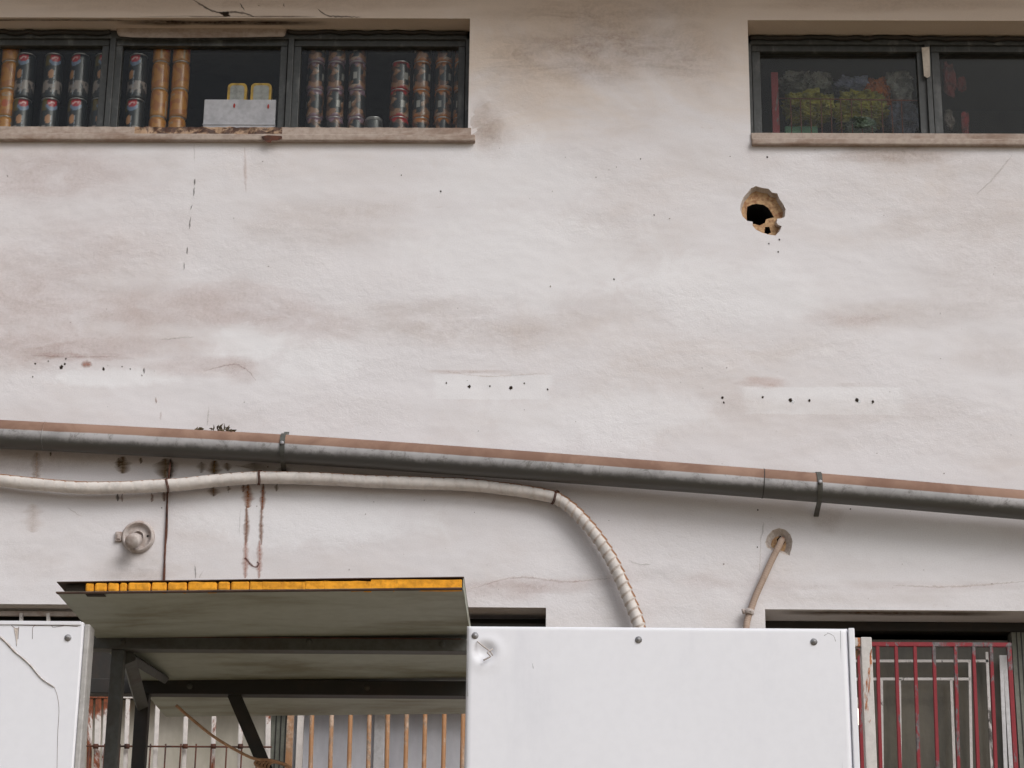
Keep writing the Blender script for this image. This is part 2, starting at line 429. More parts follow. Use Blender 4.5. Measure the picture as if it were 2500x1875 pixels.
# stains, cracks and drips: films lying on the plaster, each a hair above the last
stl = bm.loops.layers.float_color.new('stain'); crl = bm.verts.layers.float.new('crisp')
decal_n = [0]
def in_open(x, z):
    return (xUL0 < x < xUL1+.004 and zUb-.03 < z < zUt+.002) or (x > xUR0-.004 and zUrb-.03 < z < zUr+.002) or (z < zLt+.002 and (x < xLL1+.004 or x > xLR0-.004))
def blot(px, py, rx, ry, col, a, ang=0, crisp=0.0, jag=.22, core=.35, sq=2.0):
    decal_n[0] += 1; y = -.0003-.000006*decal_n[0]
    ca, sa = math.cos(ang), math.sin(ang); n = 40; seed = random.uniform(0, 99)
    rings = []
    for k, (f, al) in enumerate(((core, 1), ((core+1)/2, .62), (1, 0))):
        ring = []
        for i in range(n):
            t = 2*math.pi*i/n
            j = 1+jag*(mnoise.noise(Vector((math.cos(t)*1.6, math.sin(t)*1.6, seed)))*1.6+mnoise.noise(Vector((math.cos(t)*5, math.sin(t)*5, seed+9)))*.6)
            c_, s_ = math.cos(t), math.sin(t)
            if sq != 2: c_, s_ = math.copysign(abs(c_)**(2/sq), c_), math.copysign(abs(s_)**(2/sq), s_)
            X, Y = c_*rx*f*j*(1 if crisp or rx < 20 else 1.15), s_*ry*f*j*(1 if crisp or rx < 20 else 1.35)
            p = P(px+X*ca-Y*sa, py+X*sa+Y*ca); ring.append((bm.verts.new((p.x, y, p.z)), al))
        rings.append(ring)
    p = P(px, py); cv = (bm.verts.new((p.x, y, p.z)), 1)
    def face(vs):
        if any(in_open(v.co.x, v.co.z) for v, _ in vs): return
        f = bm.faces.new([v for v, _ in vs]); f.material_index = 4
        for l, (v, al) in zip(f.loops, vs): l[stl] = (*col, al*a*(1 if crisp or rx < 20 else (.27 if col is not brown else .36))); v[crl] = crisp
    for i in range(n):
        j = (i+1) % n
        face([cv, rings[0][i], rings[0][j]])
        for A, Q in zip(rings, rings[1:]): face([A[i], A[j], Q[j], Q[i]])
def line(pts, wpx, col, a=.9, crisp=.6, wob=1.0, taper=True):
    """crack or drip: a thin ribbon on the wall"""
    decal_n[0] += 1; y = -.0003-.000006*decal_n[0]
    q = smooth_path([Vector((x, yy, 0)) for x, yy in pts], 5)
    prev = None
    for i, p in enumerate(q):
        t = i/max(1, len(q)-1); ww = wpx*(1-.75*abs(2*t-1)**2 if taper else 1)*random.uniform(.6, 1.3)/2
        d = (q[min(i+1, len(q)-1)]-q[max(i-1, 0)]).normalized(); nrm = Vector((-d.y, d.x, 0)); p = p+nrm*random.uniform(-wob, wob)
        c0 = P(p.x, p.y); cur = []
        for s_, al in ((-1.6, 0), (0, 1), (1.6, 0)):
            w_ = P(p.x+nrm.x*ww*s_, p.y+nrm.y*ww*s_); cur.append((bm.verts.new((w_.x, y, w_.z)), al))
        if prev:
            for k in (0, 1):
                vs = [prev[k], prev[k+1], cur[k+1], cur[k]]
                f = bm.faces.new([v for v, _ in vs]); f.material_index = 4
                for l, (v, al) in zip(f.loops, vs): l[stl] = (*col, al*a*random.uniform(.7, 1)); v[crl] = crisp
        prev = cur
pink = srgb(196, 170, 162); tan = srgb(192, 172, 158); brown = srgb(158, 130, 106); grey = srgb(168, 160, 154)
red = srgb(172, 128, 112); dark = srgb(48, 40, 34); rustc = srgb(128, 86, 58); wht = srgb(232, 229, 229); olive = srgb(108, 84, 46)
for a in [
    (1400, 150, 300, 50, tan, .55), (1480, 100, 180, 30, tan, .45), (1250, 215, 170, 60, tan, .3), (1480, 20, 280, 30, brown, .5), (1700, 130, 90, 90, tan, .3),
    (1185, 305, 52, 44, brown, .8), (1205, 330, 60, 55, tan, .5), (2180, 376, 175, 22, brown, .75), (2300, 400, 220, 35, tan, .5), (2440, 350, 80, 20, tan, .4),
    (180, 430, 230, 60, pink, .6), (90, 400, 160, 80, pink, .4), (790, 545, 210, 60, tan, .55), (900, 500, 120, 30, tan, .3), (330, 560, 200, 60, pink, .25),
    (110, 790, 300, 85, pink, .75), (420, 745, 220, 55, pink, .7), (600, 745, 150, 55, pink, .65), (740, 790, 130, 50, pink, .65), (70, 860, 160, 40, pink, .65),
    (330, 850, 260, 30, red, .4), (470, 893, 150, 22, pink, .8), (590, 905, 45, 30, pink, .7), (40, 700, 160, 60, pink, .35), (230, 640, 240, 60, pink, .35),
    (960, 790, 220, 45, tan, .55), (1150, 820, 210, 32, tan, .5), (1330, 790, 160, 30, tan, .4), (1480, 750, 170, 40, tan, .25), (1100, 745, 170, 22, tan, .35),
    (2180, 770, 210, 34, tan, .55), (2060, 780, 110, 16, pink, .5), (2430, 690, 150, 80, tan, .3), (2200, 550, 60, 30, tan, .35), (2440, 870, 120, 40, tan, .45),
    (2100, 1000, 350, 30, tan, .35), (1950, 1070, 200, 45, tan, .3), (2300, 1050, 180, 50, tan, .25), (1790, 985, 90, 40, tan, .35),
    (1230, 1440, 130, 22, pink, .75), (1350, 1428, 160, 16, pink, .7), (1500, 1413, 90, 10, pink, .4), (1720, 1420, 80, 18, pink, .6), (1610, 1398, 90, 18, grey, .3), (1880, 1430, 120, 20, pink, .4),
    (2250, 1432, 300, 12, pink, .45), (2080, 1460, 260, 14, tan, .35), (60, 1290, 90, 120, tan, .22), (150, 1380, 160, 40, tan, .25), (330, 1375, 60, 26, grey, .7), (325, 1405, 110, 14, tan, .6),
    (60, 1130, 150, 30, tan, .6), (230, 1120, 150, 20, tan, .35), (620, 620, 160, 60, grey, .2), (420, 300+90, 40, 50, tan, .2), (850, 1000, 200, 40, tan, .18), (560, 1035, 110, 40, tan, .35),
    (300, 8, 300, 18, brown, .5), (800, 8, 300, 16, brown, .5), (2150, 10, 350, 18, brown, .5), (2350, 500, 180, 60, tan, .2), (1560, 560, 180, 80, tan, .14),
    (1500, 330, 200, 90, tan, .16), (1860, 380, 80, 40, tan, .22)]:
    blot(*a)
for a in [(1480, 120, 250, 80, brown, .5), (1420, 60, 180, 50, tan, .4), (60, 600, 260, 180, pink, .30), (2400, 620, 200, 150, tan, .3), (1240, 130, 60, 60, tan, .4), (1700, 160, 90, 90, tan, .4)]:
    blot(*a)
for a in [(1865, 934, 70, 11, srgb(190, 140, 116), 1), (1110, 908, 70, 5, srgb(186, 150, 130), .8), (1185, 907, 60, 4, srgb(186, 150, 130), .6), (2100, 940, 60, 5, tan, .6),
          (1905, 328, 1, 1, tan, .1), (338, 1283, 46, 14, srgb(186, 148, 128), .7), (2020, 1270, 40, 26, tan, .7), (150, 870, 70, 8, red, .7), (255, 872, 60, 8, red, .6), (212, 889, 14, 10, red, .9)]:
    blot(*a)
for x, y, r_ in [(150, 897, 6), (158, 889, 3.2), (253, 901, 4.6), (86, 888, 3), (118, 882, 2.4), (161, 876, 2.6), (298, 895, 2), (318, 901, 2.2), (80, 920, 2.2), (1146, 944, 5.5), (1247, 947, 5.5), (1196, 943, 2.6), (1280, 936, 2.4), (1090, 935, 2.6), (1337, 951, 3),
                 (1930, 977, 6), (2092, 977, 6), (1862, 970, 3.6), (1976, 978, 4), (2131, 981, 4), (1764, 971, 4), (1767, 983, 3), (1499, 682, 2.6), (1076, 467, 3), (1597, 525, 2), (1564, 388, 2),
                 (1903, 585, 2.6), (1877, 595, 2.4), (1900, 615, 2.6), (1873, 384, 3), (1850, 1245, 2.5), (1849, 1336, 2), (2076, 1243, 2.4), (395, 1240, 1.6), (654, 1140, 2), (980, 428, 2)]:
    blot(x, y, r_*.8, r_*.9, dark, 1, 0, 1, .3, .75)
for x, y in [(1936, 981), (2098, 981)]: blot(x, y, 4, 4, srgb(225, 228, 232), .8, 0, .8, .3, .6)
# mould, cracks, drips
blot(548, 34, 13, 8, dark, 1, 0, .9, .4, .6)
blot(480, 44, 210, 6, srgb(96, 78, 62), .8, 0, .3); blot(680, 42, 90, 5, srgb(96, 78, 62), .7, 0, .3)
for pts, w_, c_ in [
    ([(470, 0), (500, 17), (520, 27), (545, 33)], 4, dark), ([(545, 33), (570, 30), (596, 33), (620, 40)], 5, dark), ([(585, 8), (597, 26)], 3, dark), ([(775, 22), (800, 38), (840, 41), (880, 42)], 4, dark), ([(693, 8), (694, 18)], 3, dark),
    ([(630, 13), (634, 14)], 6, dark), ([(476, 437), (474, 452)], 3, dark), ([(475, 458), (472, 478)], 4, dark), ([(470, 500), (466, 512)], 3, dark), ([(465, 530), (463, 560)], 3, dark),
    ([(457, 603), (456, 622)], 4, dark), ([(450, 640), (449, 660)], 2, dark), ([(474, 350), (475, 395)], 2.5, grey), ([(598, 360), (600, 470)], 6, pink), ([(393, 1005), (392, 1025)], 5, red), ([(380, 970), (381, 985)], 3, rustc),
    ([(352, 898), (353, 912)], 4, dark), ([(510, 994), (506, 1040)], 3, grey), ([(2470, 380), (2430, 430), (2385, 475)], 4, grey), ([(1534, 1368), (1560, 1378), (1590, 1378)], 4, grey),
    ([(1864, 1275), (1862, 1297), (1858, 1318)], 4, srgb(70, 64, 60)), ([(476, 1381), (478, 1412)], 2.5, dark), ([(497, 1392), (486, 1412)], 2, grey), ([(588, 1240), (585, 1280), (584, 1312)], 2, grey),
    ([(1330, 912), (1180, 918), (1080, 906)], 2.5, srgb(186, 150, 130)), ([(1150, 1437), (1260, 1410), (1380, 1420), (1490, 1412)], 4, srgb(178, 146, 134)), ([(2180, 1430), (2330, 1432), (2500, 1420)], 4, srgb(184, 156, 144)),
    ([(80, 868), (180, 872), (290, 870)], 4, srgb(160, 120, 104)), ([(500, 905), (570, 890), (605, 905), (625, 930)], 3, srgb(160, 130, 118)), ([(390, 830), (440, 825), (475, 823)], 3, grey),
    ([(1855, 1400), (1857, 1300)], 2, tan), ([(165, 1240), (200, 1262)], 2, tan)]:
    line(pts, w_, c_, .9 if c_ in (dark, rustc) else .42, .6 if c_ in (dark, rustc) else .2)
for x, y0, y1, w_, c_, a_ in [
    (606, 1182, 1240, 15, srgb(142, 86, 36), .95), (602, 1235, 1330, 8, rustc, .9), (600, 1320, 1412, 11, srgb(176, 132, 118), .7), (643, 1180, 1245, 9, srgb(136, 80, 44), .95), (639, 1235, 1330, 7, rustc, .8), (634, 1320, 1412, 9, srgb(176, 132, 118), .7),
    (300, 1115, 1156, 24, olive, .9), (290, 1118, 1140, 12, olive, .7), (345, 1118, 1132, 9, olive, .9), (403, 1120, 1168, 34, olive, .9), (417, 1120, 1170, 10, dark, .9), (525, 1125, 1160, 22, olive, 1), (493, 1128, 1155, 14, olive, .6),
    (555, 1130, 1150, 12, olive, .7), (620, 1130, 1150, 50, olive, .5), (690, 1140, 1165, 26, dark, .6), (288, 1206, 1224, 5, dark, .95), (299, 1206, 1225, 6, rustc, .7), (371, 1204, 1226, 5, rustc, .8), (400, 1202, 1224, 10, rustc, .8),
    (522, 1190, 1212, 16, srgb(120, 92, 66), .9), (558, 1186, 1198, 8, olive, .7), (594, 1182, 1202, 6, rustc, .9), (677, 1182, 1200, 8, olive, .7), (125, 1103, 1114, 5, dark, 1), (90, 1105, 1190, 16, tan, .6), (80, 1230, 1300, 30, tan, .3)]:
    line([(x, y0), (x+random.uniform(-2, 2), (y0+y1)/2), (x+random.uniform(-3, 1), y1)], w_*1.3, c_, a_, .85, .6)
line([(598, 1362), (607, 1372), (618, 1383), (628, 1384), (632, 1377), (627, 1372)], 4, srgb(92, 48, 40), 1, 1, .3, False)
for k in range(70):              # small pocks strewn over the plaster
    x, y = random.uniform(0, 2500), random.uniform(360, 1460); blot(x, y, random.uniform(.8, 2.4), random.uniform(.8, 2.6), srgb(120, 108, 98), random.uniform(.3, .9), 0, 1, .4, .5)
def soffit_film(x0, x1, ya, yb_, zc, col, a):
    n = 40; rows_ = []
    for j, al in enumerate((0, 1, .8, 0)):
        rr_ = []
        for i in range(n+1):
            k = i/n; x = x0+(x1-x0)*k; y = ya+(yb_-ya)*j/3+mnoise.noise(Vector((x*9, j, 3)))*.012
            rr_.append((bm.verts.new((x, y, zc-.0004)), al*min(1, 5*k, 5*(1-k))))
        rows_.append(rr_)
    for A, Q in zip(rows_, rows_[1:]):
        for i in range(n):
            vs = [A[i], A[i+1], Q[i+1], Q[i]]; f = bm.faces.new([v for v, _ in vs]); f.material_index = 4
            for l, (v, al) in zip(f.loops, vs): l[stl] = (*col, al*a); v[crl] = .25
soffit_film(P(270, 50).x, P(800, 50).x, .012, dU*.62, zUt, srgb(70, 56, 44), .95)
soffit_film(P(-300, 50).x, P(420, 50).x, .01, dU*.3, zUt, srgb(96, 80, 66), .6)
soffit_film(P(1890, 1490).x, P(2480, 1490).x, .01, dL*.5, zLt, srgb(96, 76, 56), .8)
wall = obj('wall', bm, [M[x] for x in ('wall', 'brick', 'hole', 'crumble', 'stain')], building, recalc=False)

# eave that shades the top of the wall (just above the frame)
bm = B(); box(bm, (-7.5, -.48, 5.42), (7.5, -.002, 5.6), bev=.01); box(bm, (-7.5, -.54, 5.62), (7.5, .3, 5.7))
obj('eave', bm, M['soffit'], building)
# rooms behind the windows
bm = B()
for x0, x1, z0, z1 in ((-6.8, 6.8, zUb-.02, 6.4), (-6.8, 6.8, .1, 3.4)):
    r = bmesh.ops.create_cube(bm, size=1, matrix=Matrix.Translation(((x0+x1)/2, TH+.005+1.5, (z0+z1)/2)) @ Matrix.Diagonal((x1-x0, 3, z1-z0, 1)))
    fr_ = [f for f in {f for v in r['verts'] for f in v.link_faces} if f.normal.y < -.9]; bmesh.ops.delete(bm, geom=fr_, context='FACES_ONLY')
for xx0, xx1, zz, dd in ((xUL0, xUL1, zUt, dU), (xUR0, xUR1, zUr, dR_)): box(bm, (xx0+.002, dd+.074, zz-.046), (xx1-.002, TH+.02, zz-.002))  # added dark boxes that keep the lintel undersides black behind the glass
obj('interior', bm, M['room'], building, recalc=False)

# ------------------------------------------------------------------ windows of the building
def win(name, label): 
    o = obj(name, B(), M['frame'], building); o['label'] = label; return o
def stile(bm, x0, x1, y0, y1, z0, z1, rowref=190, bev=.0015):
    """vertical member spanning photo columns x0..x1 at depth y0"""
    a, b = P(x0, rowref, y0).x, P(x1, rowref, y0).x; box(bm, (a, y0, z0), (b, y1, z1), bev=bev)
# upper left window: the outer frame is the part itself, sashes, panes and sill its pieces
def zr(px, py, y): return P(px, py, y).z
bm = B()
box(bm, (xUL0, dU, zr(900, 95, dU)), (xUL1, dU+.07, zUt), bev=.002)
stile(bm, 1136, 1149, dU, dU+.07, zUb, zUt-.001); stile(bm, 262, 276, dU+.001, dU+.07, zUb, zUt-.01); stile(bm, 700, 714, dU+.001, dU+.07, zUb, zUt-.01)
wul = obj('window', bm, M['frame'], building); wul['label'] = 'long high window with dark frame and cans on its sill'
sash = [(-900, -215, 0), (-185, 262, 0), (276, 700, 0), (714, 1136, 0)]
for x0, x1, _ in sash:
    bm = B(); y0 = dU+.012; zt = zr(900, 96, y0); w_ = 17
    z2 = zr(900, 113, y0)
    a, b = P(x0, 190, y0).x+.001, P(x1, 190, y0).x-.001
    box(bm, (a, y0, z2), (b, y0+.03, zt+.02), bev=.002)
    stile(bm, x0+1, x0+1+w_, y0+.001, y0+.03, zUb, z2-.0005); stile(bm, x1-w_-1, x1-1, y0+.001, y0+.03, zUb, z2-.0005)
    obj('sash', bm, M['frame'], wul)
    bm = B(); box(bm, (P(x0+w_-3, 190, y0).x, y0+.014, zUb), (P(x1-w_+3, 190, y0).x, y0+.018, z2+.003)); obj('pane', bm, M['glass'], wul)
bm = B()
za, zb = zr(700, 342, -.022), zr(700, 326, -.022)
box(bm, (xUL0, -.022, za), (P(1160, 335, -.022).x, .06, zb), bev=.004)
obj('sill', bm, M['sill'], wul)
bm = B()
for xa_, xb_, mt_ in ((xUL0, P(330, 320, 0).x, 'sill'), (P(330, 320, 0).x, P(690, 320, 0).x, 'track'), (P(690, 320, 0).x, P(1150, 320, -.012).x, 'sill')):
    bm = B(); n_ = max(2, int((xb_-xa_)/.012)); rows_ = []
    for i in range(n_+1):
        x = xa_+(xb_-xa_)*i/n_; rg = 1.0 if mt_ == 'track' else .35
        f1 = mnoise.noise(Vector((x*30, 1, 0)))*.006*rg; f2 = mnoise.noise(Vector((x*45, 5, 0)))*.005*rg
        rows_.append([bm.verts.new(q) for q in ((x, -.012+f1, zb-.002), (x, -.011+f1*1.4, zUb-.004+f2), (x, 0.0, zUb+f2), (x, dU+.075, zUb), (x, dU+.075, zb-.002))])
    for A, Q in zip(rows_, rows_[1:]):
        for k in range(5): bm.faces.new((A[k], A[(k+1) % 5], Q[(k+1) % 5], Q[k]))
    bm.faces.new(rows_[0]); bm.faces.new(rows_[-1][::-1])
    obj('track', bm, M[mt_], wul)
bm = B(); prism(bm, [P(x, y, -.0245) for x, y in ((638, 333), (652, 330), (688, 332), (689, 338), (676, 343), (664, 343), (660, 349), (650, 346), (642, 341))], [P(x, y, -.02) for x, y in ((638, 333), (652, 330), (688, 332), (689, 338), (676, 343), (664, 343), (660, 349), (650, 346), (642, 341))])
obj('rust_patch', bm, M['rust'], wul)
# lump of render hanging over the middle sash
bm = B(); pts = []
lump = [(284, 60), (400, 62), (560, 58), (700, 60), (698, 82), (694, 90), (600, 91), (480, 92), (400, 92), (320, 91), (290, 89), (285, 78)]
yl = dU-.016
prism(bm, [P(x, y, yl) for x, y in lump], [P(x, y, dU+.003) for x, y in lump]); bmesh.ops.bevel(bm, geom=bm.edges[:], offset=.003, segments=2, affect='EDGES')
obj('lintel_patch', bm, M['sill'], wul)
bm = B()  # black seal blobs on top of the frame
tube(bm, smooth_path([P(x, 79+random.uniform(-3, 3), dU-.006) for x in range(-60, 286, 22)], .01), .008, 8)
tube(bm, smooth_path([P(x, 79+random.uniform(-2.5, 2.5), dU-.006) for x in range(702, 1150, 22)], .01), .007, 8)
objs('seal', bm, M['black'], wul)

bm = B(); dR = PZ(2000, 88, zUr).y
box(bm, (xUR0, dR, zr(2000, 108, dR)), (xUR1, dR+.07, zUr), bev=.002)
stile(bm, 1824, 1836, dR, dR+.07, zUrb, zUr-.001); stile(bm, 2262, 2275, dR+.001, dR+.07, zUrb, zUr-.01)
wur = obj('window', bm, M['frame'], building); wur['label'] = 'high window with bags and a red rack behind its glass'
for x0, x1 in ((1836, 2262), (2275, 2740), (2760, 3300)):
    bm = B(); y0 = dR+.012; z2 = zr(2000, 126, y0); zt = zr(2000, 109, y0); w_ = 20
    a, b = P(x0, 190, y0).x+.001, P(x1, 190, y0).x-.001
    box(bm, (a, y0, z2), (b, y0+.03, zt+.02), bev=.002)
    stile(bm, x0+1, x0+1+w_, y0+.001, y0+.03, zUrb, z2-.0005); stile(bm, x1-w_-1, x1-1, y0+.001, y0+.03, zUrb, z2-.0005)
    obj('sash', bm, M['frame'], wur)
    bm = B(); box(bm, (P(x0+w_-3, 190, y0).x, y0+.014, zUrb), (P(x1-w_+3, 190, y0).x, y0+.018, z2+.003)); obj('pane', bm, M['glassdirty'], wur)
bm = B(); box(bm, (P(1836, 340, -.02).x, -.02, zr(2100, 352, -.02)), (xUR1, .06, zr(2100, 337, -.02)), bev=.004); obj('sill', bm, M['sill'], wur)
bm = B(); box(bm, (P(1834, 330, -.008).x, -.008, zr(2100, 337, -.02)-.002), (xUR1, dR+.075, zUrb), bev=.003); obj('track', bm, M['sill'], wur)
bm = B(); tube(bm, smooth_path([P(x, 91+random.uniform(-3, 3)+(x-1830)*.006, dR-.006) for x in range(1830, 2600, 24)], .01), .008, 8)
objs('seal', bm, M['black'], wur)
bm = B(); q = [(2250, 116), (2269, 114), (2271, 186), (2264, 190), (2256, 186), (2255, 172)]
prism(bm, [P(x, y, dR-.004) for x, y in q], [P(x, y, dR-.001) for x, y in q]); obj('tape_strip', bm, M['tape'], wur)

# lower windows
def lower(name, label, x0, x1, sections, greens, cols):
    bm = B(); zt = zLt
    box(bm, (x0, dL, zr(1250, 1534, dL)), (x1, dL+.06, zt), bev=.003)
    for g0, g1 in greens:
        a, b = P(g0, 1800, dL-.005).x, P(g1, 1800, dL-.005).x
        box(bm, (a, dL-.004, 1.35), (b, dL+.05, zt-.03), 1, bev=.002)
        for k in (.3, .55, .8): box(bm, (a+(b-a)*k-.0015, dL-.006, 1.35), (a+(b-a)*k+.0015, dL-.004, zt-.03), 0)
    wo_ = obj('window', bm, [M['black'], M['framegreen']], building); wo_['label'] = label
    for (a_, b_), mname in zip(sections, cols):
        bm = B(); box(bm, (P(a_, 1800, dL).x, dL+.03, 1.36), (P(b_, 1800, dL).x, dL+.036, zt-.05)); obj('pane', bm, M[mname], wo_)
    bm = B(); box(bm, (x0-.03, -.03, 1.31), (x1+.03, .1, 1.349), bev=.004); obj('sill', bm, M['sill'], wo_)
    return wo_
wll = lower('window', 'wide lower window with frosted and blue grey panes behind bars', xLL0, xLL1, ((-2500, -60), (-30, 660), (705, 1345)), ((-70, -20), (658, 706)), ('milk', 'milk', 'blueglass'))
wlr = lower('window', 'lower window with dim olive panes behind the red grille', xLR0, xLR1, ((1860, 2478), (2478, 2660)), ((2484, 2530),), ('milkdark', 'milkdark'))
bm = B(); box(bm, (P(-320, 1600, .06).x, .075, zr(300, 1698, .06)), (xLL1-.002, dL-.012, zLt-.03), bev=.004); obj('shutter_box', bm, M['black'], wll)
bm = B()   # pale aluminium stiles of the blue grey panes
for a_, b_ in ((722, 738), (912, 938)): box(bm, (P(a_, 1800, dL).x, dL+.012, 1.36), (P(b_, 1800, dL).x, dL+.029, zLt-.055), bev=.002)
objs('stile', bm, M['flange'], wll)
bm = B()   # concertina scissor white inner frame of the right lower window: nested rectangles
yi = .13
def rodpx(bm, pts, y, r, n=8, ymap=None):
    tube(bm, [P(px, py, y) for px, py in pts], r, n)
def flat(bm, a, b, y, w, t=.006):
    bar(bm, P(*a, y), P(*b, y), w, t, upv=(0, 1, 0))
for a_, b_ in [((1990, 1614), (2369, 1614)), ((1990, 1658), (2370, 1658)), ((2367, 1612), (2373, 1950)), ((2322, 1659), (2333, 1950)), ((2380, 1614), (2412, 1614)), ((2409, 1592), (2425, 1950)), ((2152, 1660), (2155, 1950)), ((2196, 1658), (2199, 1950))]:
    flat(bm, a_, b_, yi, .008)
g = thing('inner_grille', 'thin white inner grille of nested rectangles behind the red bars', 'window grille', P(2250, 1900, yi))
obj('lattice', bm, M['whiteclean'], g)
bm = B(); flat(bm, (2444, 1600), (2458, 1950), yi-.01, .011); flat(bm, (2456, 1600), (2476, 1950), yi+.01, .02); obj('side_strip', bm, M['flange'], g)

# ------------------------------------------------------------------ grilles
yR = .02
g = thing('red_grille', 'red painted window grille with flaking vertical bars', 'window grille', P(2300, 1875, yR))
for xt, xb in zip((2096, 2142, 2187, 2233, 2279, 2332, 2376, 2419, 2463), (2105, 2150, 2197, 2243, 2289, 2340, 2388, 2431, 2480)):
    bm = B(); wd = .0108 if xt < 2450 else .014
    top = P(xt, 1576, yR); bt = P(xb, 1875, yR); d = (bt-top)
    bar(bm, top, top+d*((top.z-1.4)/-d.z), .010, wd, upv=(1, 0, 0), bev=.0015); obj('bar', bm, M['redbar'], g)
bm = B(); bar(bm, P(2085, 1573, yR), P(2469, 1575, yR), .012, .0135, bev=.0015)
bar(bm, P(2085, 1573, yR)+Vector((0, 0, 1.42-P(2085, 1573, yR).z)), P(2469, 1575, yR)+Vector((0, 0, 1.42-P(2469, 1575, yR).z)), .012, .012, bev=.0015)
objs('rail', bm, M['redbar'], g)

yB = .03
g = thing('rusty_grille', 'orange rusty vertical bars over the blue grey panes', 'window grille', P(930, 1875, yB))
for xt, xb in zip((762, 810, 856, 902, 947, 993, 1038, 1085, 1131, 1180, 1228), (758, 806, 852, 899, 944, 990, 1035, 1082, 1128, 1178, 1227)):
    bm = B(); a_ = P(xt, 1740, yB); b_ = P(xb, 1875, yB); d = b_-a_
    a2 = a_+d*((zr(300, 1700, yB)-a_.z)/d.z); b2 = a_+d*((1.4-a_.z)/d.z)
    tube(bm, [a2, b2], .0068, 12); obj('bar', bm, M['rustbar'], g)
bm = B()
for z_ in (zr(300, 1700, yB), 1.45): bar(bm, Vector((P(709, 1800, yB).x, yB, z_)), Vector((xLL1-.01, yB, z_)), .014, .014)
a_ = P(711, 1740, yB); box(bm, (a_.x-.011, yB-.006, 1.4), (a_.x+.009, yB+.006, zr(300, 1700, yB)), bev=.001); objs('rail', bm, M['rustbar'], g)
bm = B(); a_ = P(733, 1800, yB+.03); box(bm, (a_.x-.010, yB+.02, 1.4), (a_.x+.010, yB+.034, zr(300, 1700, yB)), bev=.001); obj('edge_strip', bm, M['whitebar'], g)

g = thing('white_grille', 'white grille with rust patches over the frosted panes', 'window grille', P(400, 1875, yB))
for xt, xb, wd in ((-40, -44, .012), (30, 26, .012), (100, 95, .012), (160, 155, .012), (222, 217, .014), (241, 236, .018), (262, 256, .02), (313, 306, .013), (386, 378, .013), (456, 449, .013), (524, 519, .013), (590, 585, .013), (656, 653, .015)):
    bm = B(); a_ = P(xt, 1700, yB); b_ = P(xb, 1875, yB); d = b_-a_; zt_ = zr(300, 1699, yB)
    top_ = a_+d*((zt_-a_.z)/d.z)
    bar(bm, top_, a_+d*((1.4-a_.z)/d.z), .010, wd, upv=(1, 0, 0), bev=.0015); obj('bar', bm, M['whitebar'], g)
bm = B(); bar(bm, P(-300, 1700, yB-.002), P(660, 1702, yB-.002), .012, .009); objs('rail', bm, M['whitebar'], g)
g2 = g
bm = B(); ym = yB-.02
tube(bm, [P(-200, 1819, ym), P(663, 1824, ym)], .0028, 8)
for i in range(26):
    x = 70+i*37.2-640*0; 
    if x > 655: break
    a_ = P(x, 1816, ym); tube(bm, [a_, Vector((a_.x-.002, ym, 1.5))], .0024, 6)
for k in range(1, 8): 
    z_ = P(300, 1820, ym).z-.22*k
    if z_ > 1.45: tube(bm, [Vector((P(-200, 1819, ym).x, ym, z_)), Vector((P(663, 1824, ym).x, ym, z_))], .0028, 8)
for xk in (234, 310, 452, 521, 587):
    c = P(xk, 1822, ym); tube(bm, [c-Vector((.007, 0, 0)), c+Vector((.007, 0, 0))], .0075, 8)
g = tag(obj('wire_mesh', bm, M['rust']), 'thin rusty wire mesh standing in front of the white grille', 'wire mesh')
# upper lattice glimpsed above the left white board
g = thing('window_vent', 'narrow pale vent frame above the left white board', 'vent', P(60, 1515, .05))
bm = B(); bar(bm, P(-300, 1497, .06), P(300, 1500, .06), .012, .014); objs('rail', bm, M['fitting'], g)
for x in (52, 118):
    bm = B(); bar(bm, P(x, 1498, .05), P(x+1, 1540, .05), .012, .010, upv=(1, 0, 0)); obj('bar', bm, M['whiteclean'], g)

# ------------------------------------------------------------------ drain pipe
yP, rP = -.055, .0445
pc = [(-900, 1012), (0, 1060), (350, 1078), (690, 1096), (1150, 1127), (1700, 1168), (2100, 1199), (2500, 1233), (3300, 1300)]
def yPa(px): return yP-.030*max(0, min(1, (px-900)/1300))
g = thing('drain_pipe', 'grey drain pipe with red dust sloping down across the wall', 'pipe', P(1250, 1135, yP))
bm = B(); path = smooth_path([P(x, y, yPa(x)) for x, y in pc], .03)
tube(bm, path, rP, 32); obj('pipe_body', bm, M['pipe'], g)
def on_pipe(px):
    for (x0, y0), (x1, y1) in zip(pc, pc[1:]):
        if x0 <= px <= x1: return y0+(y1-y0)*(px-x0)/(x1-x0)
for px in (108, 1862):                 # slip joints
    c = P(px, on_pipe(px), yPa(px)); c2 = P(px+7, on_pipe(px+7), yPa(px))
    if px == 1862:
        bm = B(); c2 = P(px+2.0, on_pipe(px+2), yPa(px)); tube(bm, [c, c2], rP+.0012, 32); obj('joint', bm, M['black'], g)
    else:
        bm = B(); c2 = P(px+3, on_pipe(px+3), yPa(px)); tube(bm, [c, c2], rP+.0008, 32); obj('joint', bm, M['pipe'], g)
